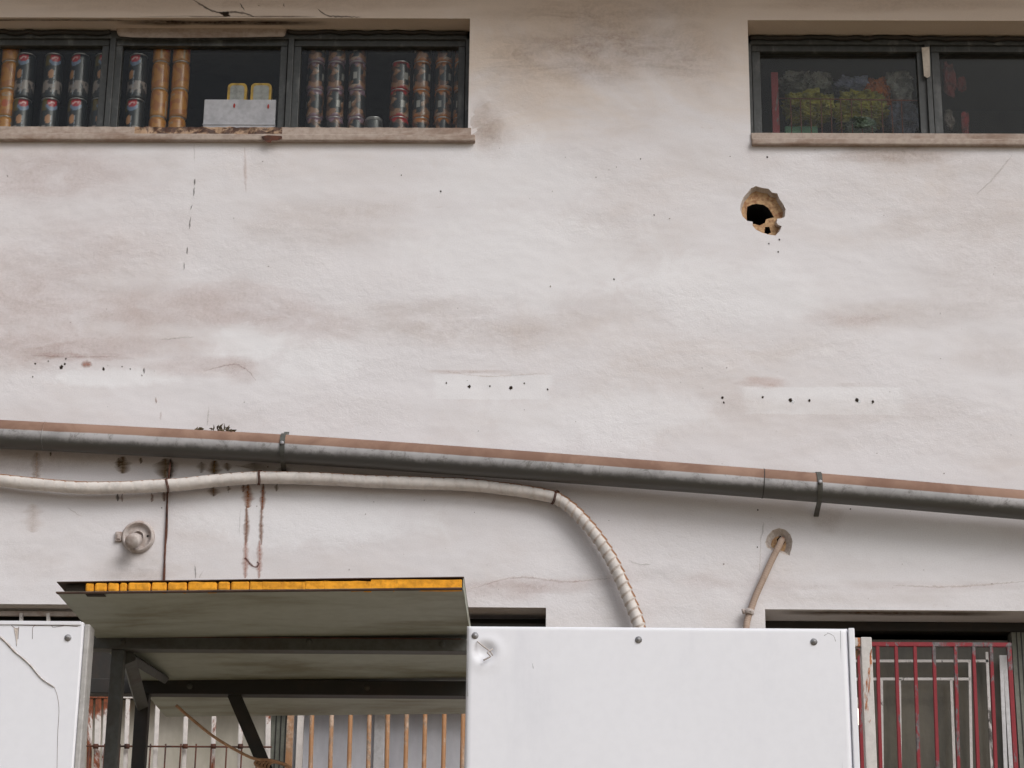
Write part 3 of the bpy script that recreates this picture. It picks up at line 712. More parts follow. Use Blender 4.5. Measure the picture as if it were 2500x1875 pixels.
for px, ty, by in ((693, 1047, 1150), (1998, 1141, 1243)):
    bm = B(); c = P(px, on_pipe(px), yPa(px)); dx = .0075
    pts = []
    for k in range(19):
        a = R(100+160*k/18); pts.append(Vector((c.x, c.y+math.cos(a)*(rP+.0025), c.z+math.sin(a)*(rP+.0025))))
    pts = [Vector((c.x, -.002, c.z+rP+.026)), Vector((c.x, -.008, c.z+rP+.020)), Vector((c.x, -.03, c.z+rP+.008))]+pts+[Vector((c.x, -.03, c.z-rP-.014)), Vector((c.x, -.002, c.z-rP-.022))]
    for i, (a, b) in enumerate(zip(pts, pts[1:])):
        d = (b-a).normalized(); nrm = Vector((0, -d.z, d.y))
        vs = [bm.verts.new(q+Vector((s*dx, 0, 0))+nrm*t) for q in (a-d*.0004, b+d*.0004) for s, t in ((-1, -.0015), (1, -.0015), (1, .0015), (-1, .0015))]
        for f in ((0, 1, 2, 3), (7, 6, 5, 4), (0, 4, 5, 1), (1, 5, 6, 2), (2, 6, 7, 3), (3, 7, 4, 0)): bm.faces.new([vs[k] for k in f])
    st = obj('strap', bm, M['steel'], g)
    bm = B(); lathe(bm, [(.006, 0), (.006, .004), (.003, .006)], 10, Matrix.Translation((c.x, c.y-rP-.004, c.z+.004)) @ Matrix.Rotation(R(90), 4, 'X')); obj('bolt', bm, M['zinc'], st)
# dry leaves lying on the pipe
bm = B()
for k in range(46):
    px = random.choice([random.gauss(535, 14), random.gauss(562, 8), random.gauss(486, 4)])
    c = P(px, on_pipe(px)-36+random.uniform(-9 if 515 < px < 560 else -3, 3), yP+random.uniform(-.02, .02))
    s_ = random.uniform(.006, .013); mt = Matrix.Translation(c) @ Matrix.Rotation(random.uniform(0, 6), 4, Vector((random.random(), random.random(), random.random())))
    vs = [bm.verts.new(mt @ Vector(q)) for q in ((-s_, 0, 0), (0, -s_*.5, s_*.4), (s_*1.3, 0, 0), (0, s_*.5, s_*.3))]; bm.faces.new(vs)
tag(obj('leaf_litter', bm, M['moss']), 'clump of dry leaves caught on top of the drain pipe', 'dead leaves', kind='stuff')

# ------------------------------------------------------------------ wrapped white hose
hp = [(-500, 1090), (-250, 1130), (-100, 1158), (0, 1172), (108, 1184), (235, 1191), (409, 1185), (524, 1174), (633, 1166), (796, 1169), (904, 1175), (1030, 1179), (1150, 1184), (1258, 1196), (1330, 1208), (1362, 1218), (1390, 1237), (1421, 1266), (1457, 1309),
      (1494, 1368), (1522, 1428), (1546, 1487), (1561, 1532), (1585, 1640), (1600, 1760)]
yH = -.036
def hpos(i, x, y):
    yy = yH
    if y > 1480: yy = yH-.02*((y-1480)/280)
    return P(x, y, yy)
path = smooth_path([hpos(i, *q) for i, q in enumerate(hp)], .0022)
kink = P(1352, 1214, yH).x
Lk = 0; lens = [0]
for a, b in zip(path, path[1:]): lens.append(lens[-1]+(b-a).length)
Lk = next(l for l, p in zip(lens, path) if p.x > kink)
def hose_fn(L, a):
    strong = min(1, max(0, (L-Lk+.05)/.12)); pitch = .0275 if L > Lk else .034
    ph = (L/pitch + a/(2*math.pi)) % 1.0; saw = ph if ph < .88 else (1-ph)/.12*.88
    amp = .0009+.0030*strong
    wv = mnoise.noise(Vector((L*9, math.cos(a), math.sin(a))))*.0012
    return .0198+amp*(saw-.5)+wv, (1.0 if ph > .84 else max(0, 1-ph*9))*(.12+.22*strong)
bm = B(); bm.verts.layers.float.new('groove'); tube(bm, path, .02, 26, hose_fn)
g = thing('wrapped_hose', 'white tape wrapped hose curving under the drain pipe to the board', 'hose', P(1150, 1184, yH))
obj('hose_body', bm, M['hose'], g)
for px, py, a in ((409, 1185, -.03), (633, 1166, .12), (1354, 1214, .45)):
    bm = B(); c = P(px, py, yH); d = Vector((math.cos(a), 0, -math.sin(a))); s_ = Vector((math.sin(a), 0, math.cos(a)))
    loop = [c+s_*math.cos(t)*.0222+Vector((0, 1, 0))*math.sin(t)*.0222+d*.003*math.sin(t*2) for t in [2*math.pi*k/28 for k in range(29)]]
    tube(bm, loop, .0017, 6); tube(bm, [q+d*.004 for q in loop], .0014, 6)
    obj('wire_tie', bm, M['rust'], g)

# rusty wire down the wall from the hose to the roof panel
bm = B(); tube(bm, smooth_path([P(416, 1128, -.03), P(413, 1150, -.05), P(409, 1200, -.012), P(408, 1230, -.006), P(405, 1300, -.006), P(402, 1370, -.006), P(399, 1420, -.008), P(397, 1500, -.01)], .01), .0030, 8, lambda L, a: (.0026+.0014*abs(mnoise.noise(Vector((L*40, a, 0)))), 0))
tube(bm, smooth_path([P(409, 1203, -.014), P(408, 1300, -.005), P(403, 1345, -.006), P(403, 1390, -.006), P(402, 1425, -.008)], .01), .0016, 6)
tag(obj('rusty_wire', bm, M['rust']), 'dark rusty wire hanging from the hose beside the round fitting', 'wire')

# ------------------------------------------------------------------ round fitting with pipe stub
cF = P(338, 1312, 0)
g = thing('wall_fitting', 'round painted wall fitting with a blunt pipe stub and screw holes', 'pipe fitting', cF)
mt = Matrix.Translation(cF) @ Matrix.Rotation(R(90), 4, 'X')
bm = B(); lathe(bm, [(.050, -.001), (.051, .006), (.047, .015), (.043, .017), (.040, .015), (.038, .004), (.020, .004), (.0185, .013), (.0165, .014), (.0155, .004)], 40, mt)
obj('rose', bm, M['fitting'], g)
bm = B()
for dx, dz in ((-.028, .0), (.029, .003)): lathe(bm, [(.0035, 0), (.0035, .0012)], 10, Matrix.Translation(cF+Vector((dx, -.0045, dz))) @ Matrix.Rotation(R(90), 4, 'X'))
objs('screw_hole', bm, M['hole'], g)
bm = B(); ax = Vector((-.14, -.9, -.42)).normalized(); s0 = cF+Vector((.0, -.002, -.003))
q = ax.to_track_quat('Z', 'Y').to_matrix().to_4x4()
lathe(bm, [(.0145, 0), (.0150, .02), (.0205, .026), (.022, .034), (.022, .060), (.0205, .065), (.006, .066)], 28, Matrix.Translation(s0) @ q)
obj('stub', bm, M['fitting'], g)
bm = B(); c = P(291, 1310, 0); box(bm, (c.x-.011, -.010, c.z-.017), (c.x+.009, 0.001, c.z+.014), bev=.003); box(bm, (c.x-.005, -.014, c.z-.011), (c.x+.006, -.0095, c.z+.007), bev=.002)
obj('side_clip', bm, M['fitting'], g)

# ------------------------------------------------------------------ thin conduit on the right
g = thing('conduit', 'thin brown conduit coming out of a chipped hole in the wall', 'conduit', P(1908, 1320, 0))
cp = [P(1911, 1317, .05), P(1908, 1319, -.003), P(1902, 1332, -.018), P(1885, 1366, -.018), P(1864, 1412, -.018), P(1845, 1455, -.018), P(1834, 1486, -.018), P(1826, 1510, -.022), P(1822, 1535, -.03), P(1818, 1620, -.05)]
def cfn(L, a): return .0098+.0002*math.sin(L*900)-.0012*max(0, 1-L/.1), .12*(math.sin(L*900) < -.5)
bm = B(); bm.verts.layers.float.new('groove'); tube(bm, smooth_path(cp, .0014), .012, 16, cfn); obj('tube_body', bm, M['conduit'], g)
bm = B(); c = P(1829, 1494, -.022)
lathe(bm, [(.0125, -.008), (.0145, -.006), (.0145, .006), (.0125, .008)], 16, Matrix.Translation(c) @ Matrix.Rotation(R(14), 4, 'Y'))
tube(bm, [c+Vector((-.018, -.002, .004)), c+Vector((.006, -.014, .0))], .004, 8); tube(bm, [c+Vector((-.019, -.004, .008)), c+Vector((-.015, -.002, -.006))], .005, 8)
obj('clip', bm, M['fitting'], g)

# ------------------------------------------------------------------ roof panel on its steel frame
z0 = PZ(410, 1743, 0).z
yRear = -.22
z0 = PZ(410, 1743, 0).z if False else CAM.z + (ray(420, 1743).z/ray(420, 1743).y)*(yRear-CAM.y)
FL, FR = PZ(137, 1446, z0), PZ(1129, 1435, z0)
yF = (FL.y+FR.y)/2
g = thing('steel_canopy', 'insulated roof panel with exposed yellow foam edge on a dark steel frame', 'canopy', (FL.x+.3, (yF+yRear)/2, 0))
xl, xr = P(137, 1446, yF).x, P(1129, 1435, yF).x
zl, zrr = P(137, 1446, yF).z, P(1129, 1435, yF).z
tk = P(1129, 1411, yF).z-P(1129, 1435, yF).z
def slab(bm, x0, x1, y0, y1, za0, zb0, t, mat=0, n=24, wav=0, seed=0):
    """sheet whose underside runs from height za0 (left) to zb0 (right)"""
    rows = []
    for j, (yy, tt) in enumerate(((y0, 0), (y1, 0), (y1, t), (y0, t))):
        r_ = []
        for i in range(n+1):
            k = i/n; x = x0+(x1-x0)*k; z = za0+(zb0-za0)*k+tt
            wz = mnoise.noise(Vector((x*5, seed, 0)))*wav if yy == y0 else 0
            r_.append(bm.verts.new((x, yy+wz*1.5, z+wz)))
        rows.append(r_)
    for a in range(4):
        A, Q = rows[a], rows[(a+1) % 4]
        for i in range(n): f = bm.faces.new((A[i], A[i+1], Q[i+1], Q[i])); f.material_index = mat
    bm.faces.new([r_[0] for r_ in rows]).material_index = mat; bm.faces.new([r_[-1] for r_ in rows][::-1]).material_index = mat
ts = .0016
bm = B(); slab(bm, xl, xr, yF, yRear, zl, zrr-.0005, ts, wav=.0012); 
box(bm, (xr+.0005, yF+.004, zrr-.0035), (xr+.0025, yRear, zrr+tk+.004))
lower_skin = obj('lower_skin', bm, M['skin'], g)
bm = B(); slab(bm, xl, xr+.003, yF-.002, yRear, zl+tk, zrr+tk+.001, ts, wav=.0016, seed=4); obj('upper_skin', bm, M['skinedge'], g)
bm = B(); slab(bm, xl+.0, xr, yF-.0018, yF+.01, zl-.0022, zrr-.003, .0016, wav=.0012); slab(bm, xl, xr, yF-.003, yF, zl-.0022, zrr-.0027, .0028, wav=.0012); obj('edge_fold', bm, M['skinedge'], g)
bm = B(); slab(bm, P(158, 1430, yF).x, xr-.001, yF+.012, yRear-.01, zl+.003, zrr+.003, tk-.005); obj('core', bm, M['soot'], g)
bm = B()
cuts_ = [207, 230, 262, 291, 311, 368, 408, 457, 531, 562, 610, 640, 700, 703]
cuts_ = [c for c in cuts_ if c < 700]+[690, 745, 790, 905, 962, 1127]
for i, (a, b) in enumerate(zip(cuts_, cuts_[1:])):
    if b-a < 6: continue
    gap = 2.4 if a < 600 else -.6; xa, xb = P(a+gap/2, 1430, yF).x, P(b-gap/2, 1430, yF).x
    k = (xa-xl)/(xr-xl); zz = zl+(zrr-zl)*k; t_ = tk*1.0
    top = .0008 if a < 600 or a > 800 else (.007 if 690 < a < 740 else .003)
    bv = .0045 if a < 600 else .0014
    box(bm, (xa, yF-.0005+random.uniform(0, .001), zz+.0008), (xb, yF+.03, zz+t_-top), bev=bv)
bmesh.ops.subdivide_edges(bm, edges=[e for e in bm.edges if e.calc_length() > .012], cuts=6, use_grid_fill=True)
for v in bm.verts: v.co += Vector((0, mnoise.noise(v.co*70)*.0016, mnoise.noise(v.co*55+Vector((3, 3, 3)))*.0012))
obj('foam_edge', bm, M['foam'], g)
# cross beams
def zu(x): return zl+(zrr-zl)*(x-xl)/(xr-xl)
y1_ = PZ(700, 1553, z0).y; y2_ = PZ(700, 1657, z0).y
xbl, xbr = P(60, 1560, y1_).x, P(1300, 1560, y1_).x
bm = B(); box(bm, (xbl, y1_, z0-.034), (xbr, y1_+.045, z0-.0025), bev=.002); obj('beam', bm, M['steel'], g)
bm = B(); box(bm, (xbl+.05, y1_+.06, z0-.018), (xbr-.05, y1_+.09, z0-.0025), bev=.002); obj('batten', bm, M['steel'], g)
bm = B(); box(bm, (xbl, y2_, z0-.042), (xbr, y2_+.05, z0-.0025), bev=.002); obj('beam', bm, M['black'], g)
for px, yy, hh in ((300, y1_, .018), (755, y1_, .014), (1080, y1_, .018), (470, y2_, .022), (900, y2_, .022)):
    c = P(px, 1560, yy); bm = B(); lathe(bm, [(.008, 0), (.008, .001), (.0055, .0012), (.0055, .005), (.003, .0055)], 12, Matrix.Translation((c.x, yy, z0-hh)) @ Matrix.Rotation(R(90), 4, 'X'))
    obj('bolt', bm, M['steel'], g)
bm = B(); tube(bm, smooth_path([Vector((xl+.02+(xr-xl-.04)*k/30, y1_-.001+random.uniform(-.001, .001), z0-.004)) for k in range(31)], .02), .0016, 6); obj('weld', bm, M['rust'], g)
bm = B(); box(bm, (P(208, 1452, yF+.01).x, yF+.012, zl-.0016), (P(254, 1452, yF+.01).x, yF+.034, zl-.0004)); obj('drain_slot', bm, M['soot'], g)
# posts and braces
yA = y1_+.004
bm = B(); a = P(287, 1590, yA); box(bm, (a.x-.0155, yA, 0), (a.x+.0155, yA+.034, z0-.0345), bev=.002); obj('post', bm, M['steel'], g)
bm = B(); a = P(346, 1712, y2_+.004); box(bm, (a.x-.0175, y2_+.004, 0), (a.x+.0175, y2_+.04, z0-.0425), bev=.002); obj('post', bm, M['black'], g)
bm = B(); bar(bm, P(312, 1600, yA+.03), P(344, 1716, y2_+.0), .036, .03, upv=(0, 1, 0), bev=.002); obj('brace', bm, M['steel'], g)
bm = B(); bar(bm, P(304, 1596, yA+.04), P(395, 1652, y2_-.06), .04, .02, upv=(0, 1, 0), bev=.002); obj('brace', bm, M['steel'], g)
a, b = P(574, 1702, y2_+.02), P(650, 1880, y2_+.02); d = b-a
bm = B(); bar(bm, a-d*.05, a+d*2.4, .034, .03, upv=(0, 1, 0), bev=.003); obj('brace', bm, M['black'], g)
for px in (1800,):
    bm = B(); a = P(px, 1712, y2_); box(bm, (P(1290, 1590, yA).x-.0155, yA, 0), (P(1290, 1590, yA).x+.0155, yA+.034, z0-.0345), bev=.002); obj('post', bm, M['steel'], g)

# tan cord with a loose coil on the dark brace
bm = B(); yc = y2_+.0
tube(bm, smooth_path([P(430, 1722, yc), P(470, 1757, yc), P(520, 1797, yc), P(570, 1828, yc), P(620, 1852, yc-.02), P(660, 1856, yc-.03), P(700, 1868, yc-.03), P(716, 1884, yc-.02)], .01), .0038, 8)
for k in range(5):
    cx, cy = 668+k*4, 1872+k*3; loop = [P(cx+math.cos(t)*(46-k*4), cy-math.sin(t)*(12+k*2.4)+math.cos(t)*9, yc+(.03*math.sin(t)-.012)) for t in [2*math.pi*i/26 for i in range(27)]]
    tube(bm, loop, .0034, 8)
tag(obj('tan_cord', bm, M['cord']), 'thin tan cord coiled round the dark diagonal brace', 'cord')

# ------------------------------------------------------------------ white boards
def screw(parent, px, py, y, r=.0044):
    c = P(px, py, y); bm = B()
    lathe(bm, [(r*1.75, 0), (r*1.75, .0012), (r*1.05, .0014), (r*1.0, .0035), (r*.5, .0062), (r*.1, .0066)], 18, Matrix.Translation(c) @ Matrix.Rotation(R(90), 4, 'X'))
    obj('screw', bm, M['zinc'], parent)
yW = yF+.03
g = thing('white_board', 'wide clean white metal board below the curving hose', 'board', P(1600, 1875, yW))
xa, xb = P(1137, 1700, yW).x, P(2070, 1560, yW).x; zt = P(1600, 1531, yW).z
bm = B()
nx, nz = 120, 60
zbt = 1.75; grid = []
for j in range(nz+1):
    rr_ = []
    for i in range(nx+1):
        u = i/nx; v = j/nz; v = v**1.6; z = zt-(zt-zbt)*v; x = xa+(xb-xa)*u
        x += (.006*v if u > .98 else 0)
        y = yW+.0016*mnoise.noise(Vector((x*3, 0, z*3)))
        px_, py_ = row((x, yW, z)); dd = math.hypot((px_-1184)/34, (py_-1592)/30)
        y += .010*math.exp(-dd*dd*1.2)*math.sin(dd*3.2+.6)
        ex = min(x-xa, xb-x, zt-z)
        if ex < .006: y += (1-ex/.006)**2*.005
        rr_.append(bm.verts.new((x, y, z)))
    grid.append(rr_)
for A, Q in zip(grid, grid[1:]):
    for i in range(nx): f = bm.faces.new((A[i], Q[i], Q[i+1], A[i+1])); f.smooth = True
bnd = [e for e in bm.edges if e.is_boundary]
ext = bmesh.ops.extrude_edge_only(bm, edges=bnd)['geom']
for v in [q for q in ext if isinstance(q, bmesh.types.BMVert)]: v.co.y = yW+.03
obj('sheet', bm, M['white'], g)
bm = B(); box(bm, (P(2071, 1540, yW).x, yW-.002, zbt), (P(2086, 1540, yW).x, yW+.03, zt+.001), bev=.002)
obj('edge_flange', bm, M['white'], g)
bm = B()
for pts in (((2020, 1545), (2035, 1552), (2040, 1566)), ((2022, 1546), (2012, 1552)), ((2052, 1540), (2054, 1700), (2056, 1880)), ((2050, 1640), (2046, 1665), (2040, 1680)), ((1140, 1560), (1142, 1700)), ((1300, 1620), (1302, 1632))):
    tube(bm, smooth_path([P(x, y, yW+.0002) for x, y in pts], .005), .0007, 5)
objs('scratch', bm, M['zinc'], g)
for s_ in ((1160, 1552), (1559, 1562), (1987, 1567)): screw(g, *s_, yW-.0005)
bm = B()
w1 = smooth_path([P(1165, 1566, yW-.004), P(1180, 1578, yW-.012), P(1196, 1590, yW-.012), P(1203, 1600, yW-.006)], .004); tube(bm, w1, .0014, 6)
w1 = smooth_path([P(1203, 1584, yW-.012), P(1190, 1594, yW-.016), P(1198, 1602, yW-.012), P(1180, 1612, yW-.01)], .004); tube(bm, w1, .0018, 6)
obj('wire_scrap', bm, M['fitting'], g)

g = thing('white_board', 'scuffed white metal board with a brown crease on the left', 'board', P(60, 1875, yW))
xa2, xb2 = -2.6, P(199, 1600, yW).x; zt2 = P(100, 1517, yW).z
bm = B(); box(bm, (xa2, yW, zbt), (xb2, yW+.02, zt2), bev=.004)
crease = smooth_path([Vector((-60, 1520, 0)), Vector((0, 1555, 0)), Vector((35, 1590, 0)), Vector((70, 1620, 0)), Vector((100, 1655, 0)), Vector((132, 1677, 0))], 5)
obj('sheet', bm, M['white'], g)
bm = B(); prev = None
for i, q in enumerate(crease):
    w_ = 2.6*(1-i/len(crease))+.8+random.uniform(-.8, .8); cur = [bm.verts.new(P(q.x+dx, q.y+dy, yW-dz)) for dx, dy, dz in ((-w_*.6, w_, .0006), (0, 0, .0035), (w_*.6, -w_, .0006))]
    if prev:
        for k in (0, 1): bm.faces.new((prev[k], prev[k+1], cur[k+1], cur[k]))
    prev = cur
obj('crease', bm, M['creased'], g)
bm = B(); tube(bm, smooth_path([P(x, y, yW-.0002) for x, y in ((132, 1677), (140, 1700), (144, 1735), (141, 1790), (139, 1880))], .006), .0004, 5)
for pts in (((86, 1525), (80, 1532), (79, 1560)), ((28, 1527), (40, 1540), (40, 1577)), ((46, 1530), (44, 1560)), ((125, 1524), (128, 1531), (155, 1528)), ((0, 1524), (70, 1527), (150, 1527), (190, 1530))):
    tube(bm, smooth_path([P(x, y, yW-.0002) for x, y in pts], .005), 0.0005, 5)
objs('scratch', bm, M['rust'], g)
bm = B(); prism(bm, [P(x, y, yW-.0012) for x, y in ((34, 1533), (45, 1533), (43, 1555), (41, 1578), (38, 1556))], [P(x, y, yW+.001) for x, y in ((34, 1533), (45, 1533), (43, 1555), (41, 1578), (38, 1556))]); obj('paint_chip', bm, M['crumble'], g)
bm = B(); box(bm, (xb2+.0005, yW+.006, zbt), (P(206, 1700, yW).x, yW+.06, zt2-.004), bev=.003); obj('edge_flange', bm, M['flangedark'], g)
bm = B(); box(bm, (xa2, yW-.003, P(100, 1526, yW).z), (xb2-.006, yW-.0005, zt2+.0005), bev=.001); obj('top_lip', bm, M['white'], g)
screw(g, 166, 1557, yW-.0005)

# rusty white post right of the board
yq = yW+.06
g = thing('steel_post', 'square white post with rust showing through beside the white board', 'post', P(2117, 1875, yq))
bm = B(); c0, c1 = P(2103, 1600, yq).x, P(2130, 1600, yq).x; ztq = P(2117, 1555, yq).z
box(bm, (c0, yq, 0), (c1, yq+.027, ztq), bev=.002); obj('upright', bm, peel('post_paint', srgb(200, 196, 192), srgb(176, 102, 46), (.57, .60), 11, (1.4, 1, .4)), g)
bm = B(); box(bm, (P(1900, 1560, yq).x, yq+.001, P(2090, 1578, yq).z), (c0-.0005, yq+.026, ztq-.001), bev=.002); obj('arm', bm, peel('arm_paint', srgb(200, 196, 192), srgb(190, 110, 44), (.50, .54), 16), g)
bm = B(); bar(bm, P(2098, 1588, yq+.02), P(2060, 1635, yq+.02), .012, .004, upv=(0, 1, 0)); obj('gusset', bm, M['rustbar'], g)
# lit bulb between board and post
g = thing('light_bulb', 'small lit bulb glowing between the white board and the rusty post', 'lamp', P(2094, 1752, .1))
s = N('lamp_glow'); s.b.inputs['Emission Color'].default_value = (1, .93, .78, 1); s.b.inputs['Emission Strength'].default_value = 1.2; s.fin((.9, .9, .85), .3)
bm = B(); lathe(bm, [(.001, -.022), (.010, -.019), (.016, -.009), (.016, .002), (.012, .014), (.010, .026)], 20, Matrix.Translation(P(2094, 1752, .1))); obj('bulb', bm, s.m, g)
bm = B(); lathe(bm, [(.012, .026), (.014, .03), (.014, .056), (.004, .06)], 14, Matrix.Translation(P(2094, 1752, .1))); obj('socket', bm, M['tape'], g)

# ------------------------------------------------------------------ cans behind the upper left window
def painted(bm, colfn):
    lay = bm.loops.layers.float_color.new('paint')
    for f in bm.faces:
        for l in f.loops: l[lay] = (*colfn(l.vert.co), 1)
def can_mesh(r, h, colfn, nseg=56, nz=40):
    bm = B(); prof = [(r*.86, 0), (r*.97, .004)]+[(r, .008+(h-.022)*k/nz) for k in range(nz+1)]+[(r*.90, h-.004)]
    lathe(bm, prof, nseg); bmesh.ops.recalc_face_normals(bm, faces=bm.faces[:]); painted(bm, lambda v: tuple(q*.72 for q in colfn(v)))
    me = bpy.data.meshes.new('can_body'); bm.to_mesh(me); bm.free(); me.materials.append(M['label'])
    bm = B(); lathe(bm, [(r*.90, h-.0038), (r*.92, h-.001), (r*.90, h), (r*.86, h-.003), (.001, h-.0035)], 40)
    bmesh.ops.recalc_face_normals(bm, faces=bm.faces[:]); ml = bpy.data.meshes.new('can_lid'); bm.to_mesh(ml); bm.free(); ml.materials.append(M['lid'])
    return me, ml
def th(v): return math.atan2(v.x, -v.y)
def nz_(v, s, o=0): return mnoise.noise(Vector((v.x*s+o, v.y*s, v.z*s+o*3)))
def col_black(v):
    t, z = th(v), v.z; c = srgb(30, 36, 38)
    if -1.0 < t < -.35 and z > .118: c = srgb(96, 84, 34)
    e = ((t-.1)/.55)**2+((z-.148)/.014)**2
    e2 = ((t-.1)/.6)**2+((z-.136)/.016)**2
    if e2 < 1: c = srgb(120, 140, 170)
    if e < 1:
        c = srgb(186, 34, 48)
        if abs(z-.148-.0025*math.sin(t*9)) < .0032 and abs(t-.1) < .34: c = srgb(235, 190, 190)
    if .02 < z < .066: c = srgb(150, 140, 136) if nz_(v, 60) > -.08 else srgb(54, 52, 52)
    if ((t+.2)/.28)**2+((z-.088)/.017)**2 < 1: c = srgb(190, 138, 96)
    if abs(t-.15) < .07 and .01 < z < .11 and nz_(v, 90, 4) > -.1: c = srgb(150, 158, 168)
    return c
def col_gold(v):
    t, z = th(v), v.z; n = nz_(v, 40)
    c = srgb(196, 134, 52) if n > -.15 else srgb(176, 110, 42)
    if .082 > z > .070 and abs(t-.1) < .6 and nz_(v, 160) > -.1: c = srgb(176, 150, 120)
    if abs(t+.7) < .12 and z < .06: c = srgb(190, 170, 140)
    if (t/.4)**2+((z-.045)/.014)**2 < 1: c = srgb(190, 92, 40)
    if z < .006 or z > .099: c = srgb(190, 140, 84)
    return c
def petcol(band):
    def f(v):
        t, z = th(v), v.z; n = nz_(v, 34, 2)
        c = srgb(160, 118, 86)
        if n > .10: c = srgb(104, 70, 50)
        if n < -.18: c = srgb(184, 160, 142)
        edge = .35*math.sin(z*150+1.3)+.5*nz_(v, 45, 7)
        for t0, w in ((-1.9, .95), (.55, .8), (2.6, .6)):
            if abs(t-t0+edge*.7) < w*(1 if .030 < z < .078 else .45) and .016 < z < .092: c = srgb(34, 40, 42)
        for t0 in (.75, -1.7):
            if abs(t-t0) < .22 and .036 < z < .060: c = srgb(176, 176, 172)
        if z > .090+.007*math.sin(t*5+nz_(v, 20)*4) or z < .008+.005*math.sin(t*4): c = band
        return tuple(q*.85 for q in c)
    return f
types = dict(plain=(can_mesh(.031, .104, lambda v: srgb(60, 62, 62) if v.z < .094 else srgb(150, 150, 150)), .104, .031, 'plain can'), black=(can_mesh(.033, .168, col_black), .168, .033, 'black can'),
             gold=(can_mesh(.029, .104, col_gold), .104, .029, 'gold can'),
             lilac=(can_mesh(.029, .104, petcol(srgb(150, 122, 140))), .104, .029, 'mauve banded can'),
             orange=(can_mesh(.029, .104, petcol(srgb(192, 120, 56))), .104, .029, 'orange banded can'),
             red=(can_mesh(.032, .104, petcol(srgb(176, 44, 48))), .104, .032, 'red banded can'))
zS = zUb
yC = PZ(600, 361, zS).y
# px, type, count, rotation range, where
cols = [(10, 'gold', 4, 'at the far left edge'), (48, 'black', 2, 'leftmost black pair'), (117, 'black', 2, 'second black pair from the left'), (183, 'black', 2, 'third black pair from the left'),
        (240, 'black', 2, 'half hidden behind the left mullion'), (325, 'black', 2, 'pair beside the gold cans'), (383, 'gold', 4, 'left gold column of the middle pane'), (431, 'gold', 4, 'right gold column of the middle pane'),
        (765, 'lilac', 4, 'first column of the right pane'), (815, 'lilac', 4, 'second column of the right pane'), (867, 'lilac', 4, 'third column of the right pane'), (912, 'black1', 1, ''),
        (973, 'red', 3, 'short column of the right pane'), (1027, 'orange', 4, 'tall column right of the red banded cans'), (1080, 'orange', 4, 'second column from the right jamb'), (1126, 'orange', 4, 'column against the right jamb')]
levels = {2: ['lower', 'upper'], 3: ['lowest', 'middle', 'topmost'], 4: ['lowest', 'second lowest', 'third lowest', 'topmost'], 1: ['']}
made = {}
for px, ty, n, where in cols:
    if ty == 'black1': ty2, where = 'plain', ''
    else: ty2 = ty
    (me, ml), h, r_, desc = types[ty2]
    base = P(px, 330, yC)
    for k in range(n):
        # perspective: a stacked can keeps its plan position
        lab = (f'{levels[n][k]} {desc}, {where}') if ty != 'black1' else 'single low can between the mauve and red banded columns'
        e = thing('can', lab, 'can', (base.x+random.uniform(-.0015, .0015), yC+random.uniform(-.002, .002), zS+k*(h-.001)), 'cans stacked behind the upper left window')
        e.rotation_euler = (0, 0, random.uniform(-.5, .5) if ty == 'black' else random.uniform(-2.6, 2.6))
        for nm, mm in (('can_body', me), ('lid', ml)):
            o = bpy.data.objects.new(nm, mm); C.objects.link(o); o.parent = e
# pale box and two tins
yb = yC-.02
bm = B(); a, b = P(495, 312, yb-.03), P(674, 243, yb-.03)
box(bm, (a.x, yb-.03, zS), (b.x, yb+.05, b.z), bev=.002)
g = thing('carton', 'pale grey carton lying on the window sill under two tins', 'box', (a.x, yb, zS))
obj('carton_body', bm, M['box'], g)
bm = B(); box(bm, (a.x-.001, yb-.0325, P(500, 303, yb-.03).z-.003), (b.x+.001, yb-.0302, P(500, 303, yb-.03).z)); obj('flap', bm, M['box'], g)
bm = B()
for x, y in ((572, 258), (655, 260)):
    q = P(x, y, yb-.031); lathe(bm, [(.0035, 0), (.0035, .0008)], 10, Matrix.Translation(q) @ Matrix.Rotation(R(90), 4, 'X') @ Matrix.Diagonal((1, 2.4, 1, 1)))
objs('red_mark', bm, M['redmark'], g)
for x0, x1, lab in ((554, 604, 'left gold edged square tin standing on the pale carton'), (611, 664, 'right gold edged square tin standing on the pale carton')):
    yt = yb+.0; a = P(x0, 245, yt); b = P(x1, 203, yt); zb_ = P(500, 243, yb-.03).z+.0005; h_ = b.z-zb_; w_ = b.x-a.x
    def rrect(inset, y):
        pts = []; x_0, x_1, z_0, z_1 = a.x+inset, b.x-inset, zb_+inset, b.z-inset; rr_ = .016-inset*.6
        for cx, cz, s0 in ((x_1-rr_, z_1-rr_, 0), (x_0+rr_, z_1-rr_, 90), (x_0+rr_, z_0+rr_, 180), (x_1-rr_, z_0+rr_, 270)):
            for k in range(7): t = R(s0+15*k); pts.append(Vector((cx+math.cos(t)*rr_, y, cz+math.sin(t)*rr_)))
        return pts
    g = thing('tin', lab, 'tin', (a.x, yt, zb_), 'gold edged tins on the carton')
    bm = B(); prism(bm, rrect(0, yt), rrect(0, yt+.03)); obj('tin_body', bm, M['tingold'], g)
    bm = B(); prism(bm, rrect(.009, yt-.0012), rrect(.009, yt+.001)); obj('tin_face', bm, M['tinface'], g)

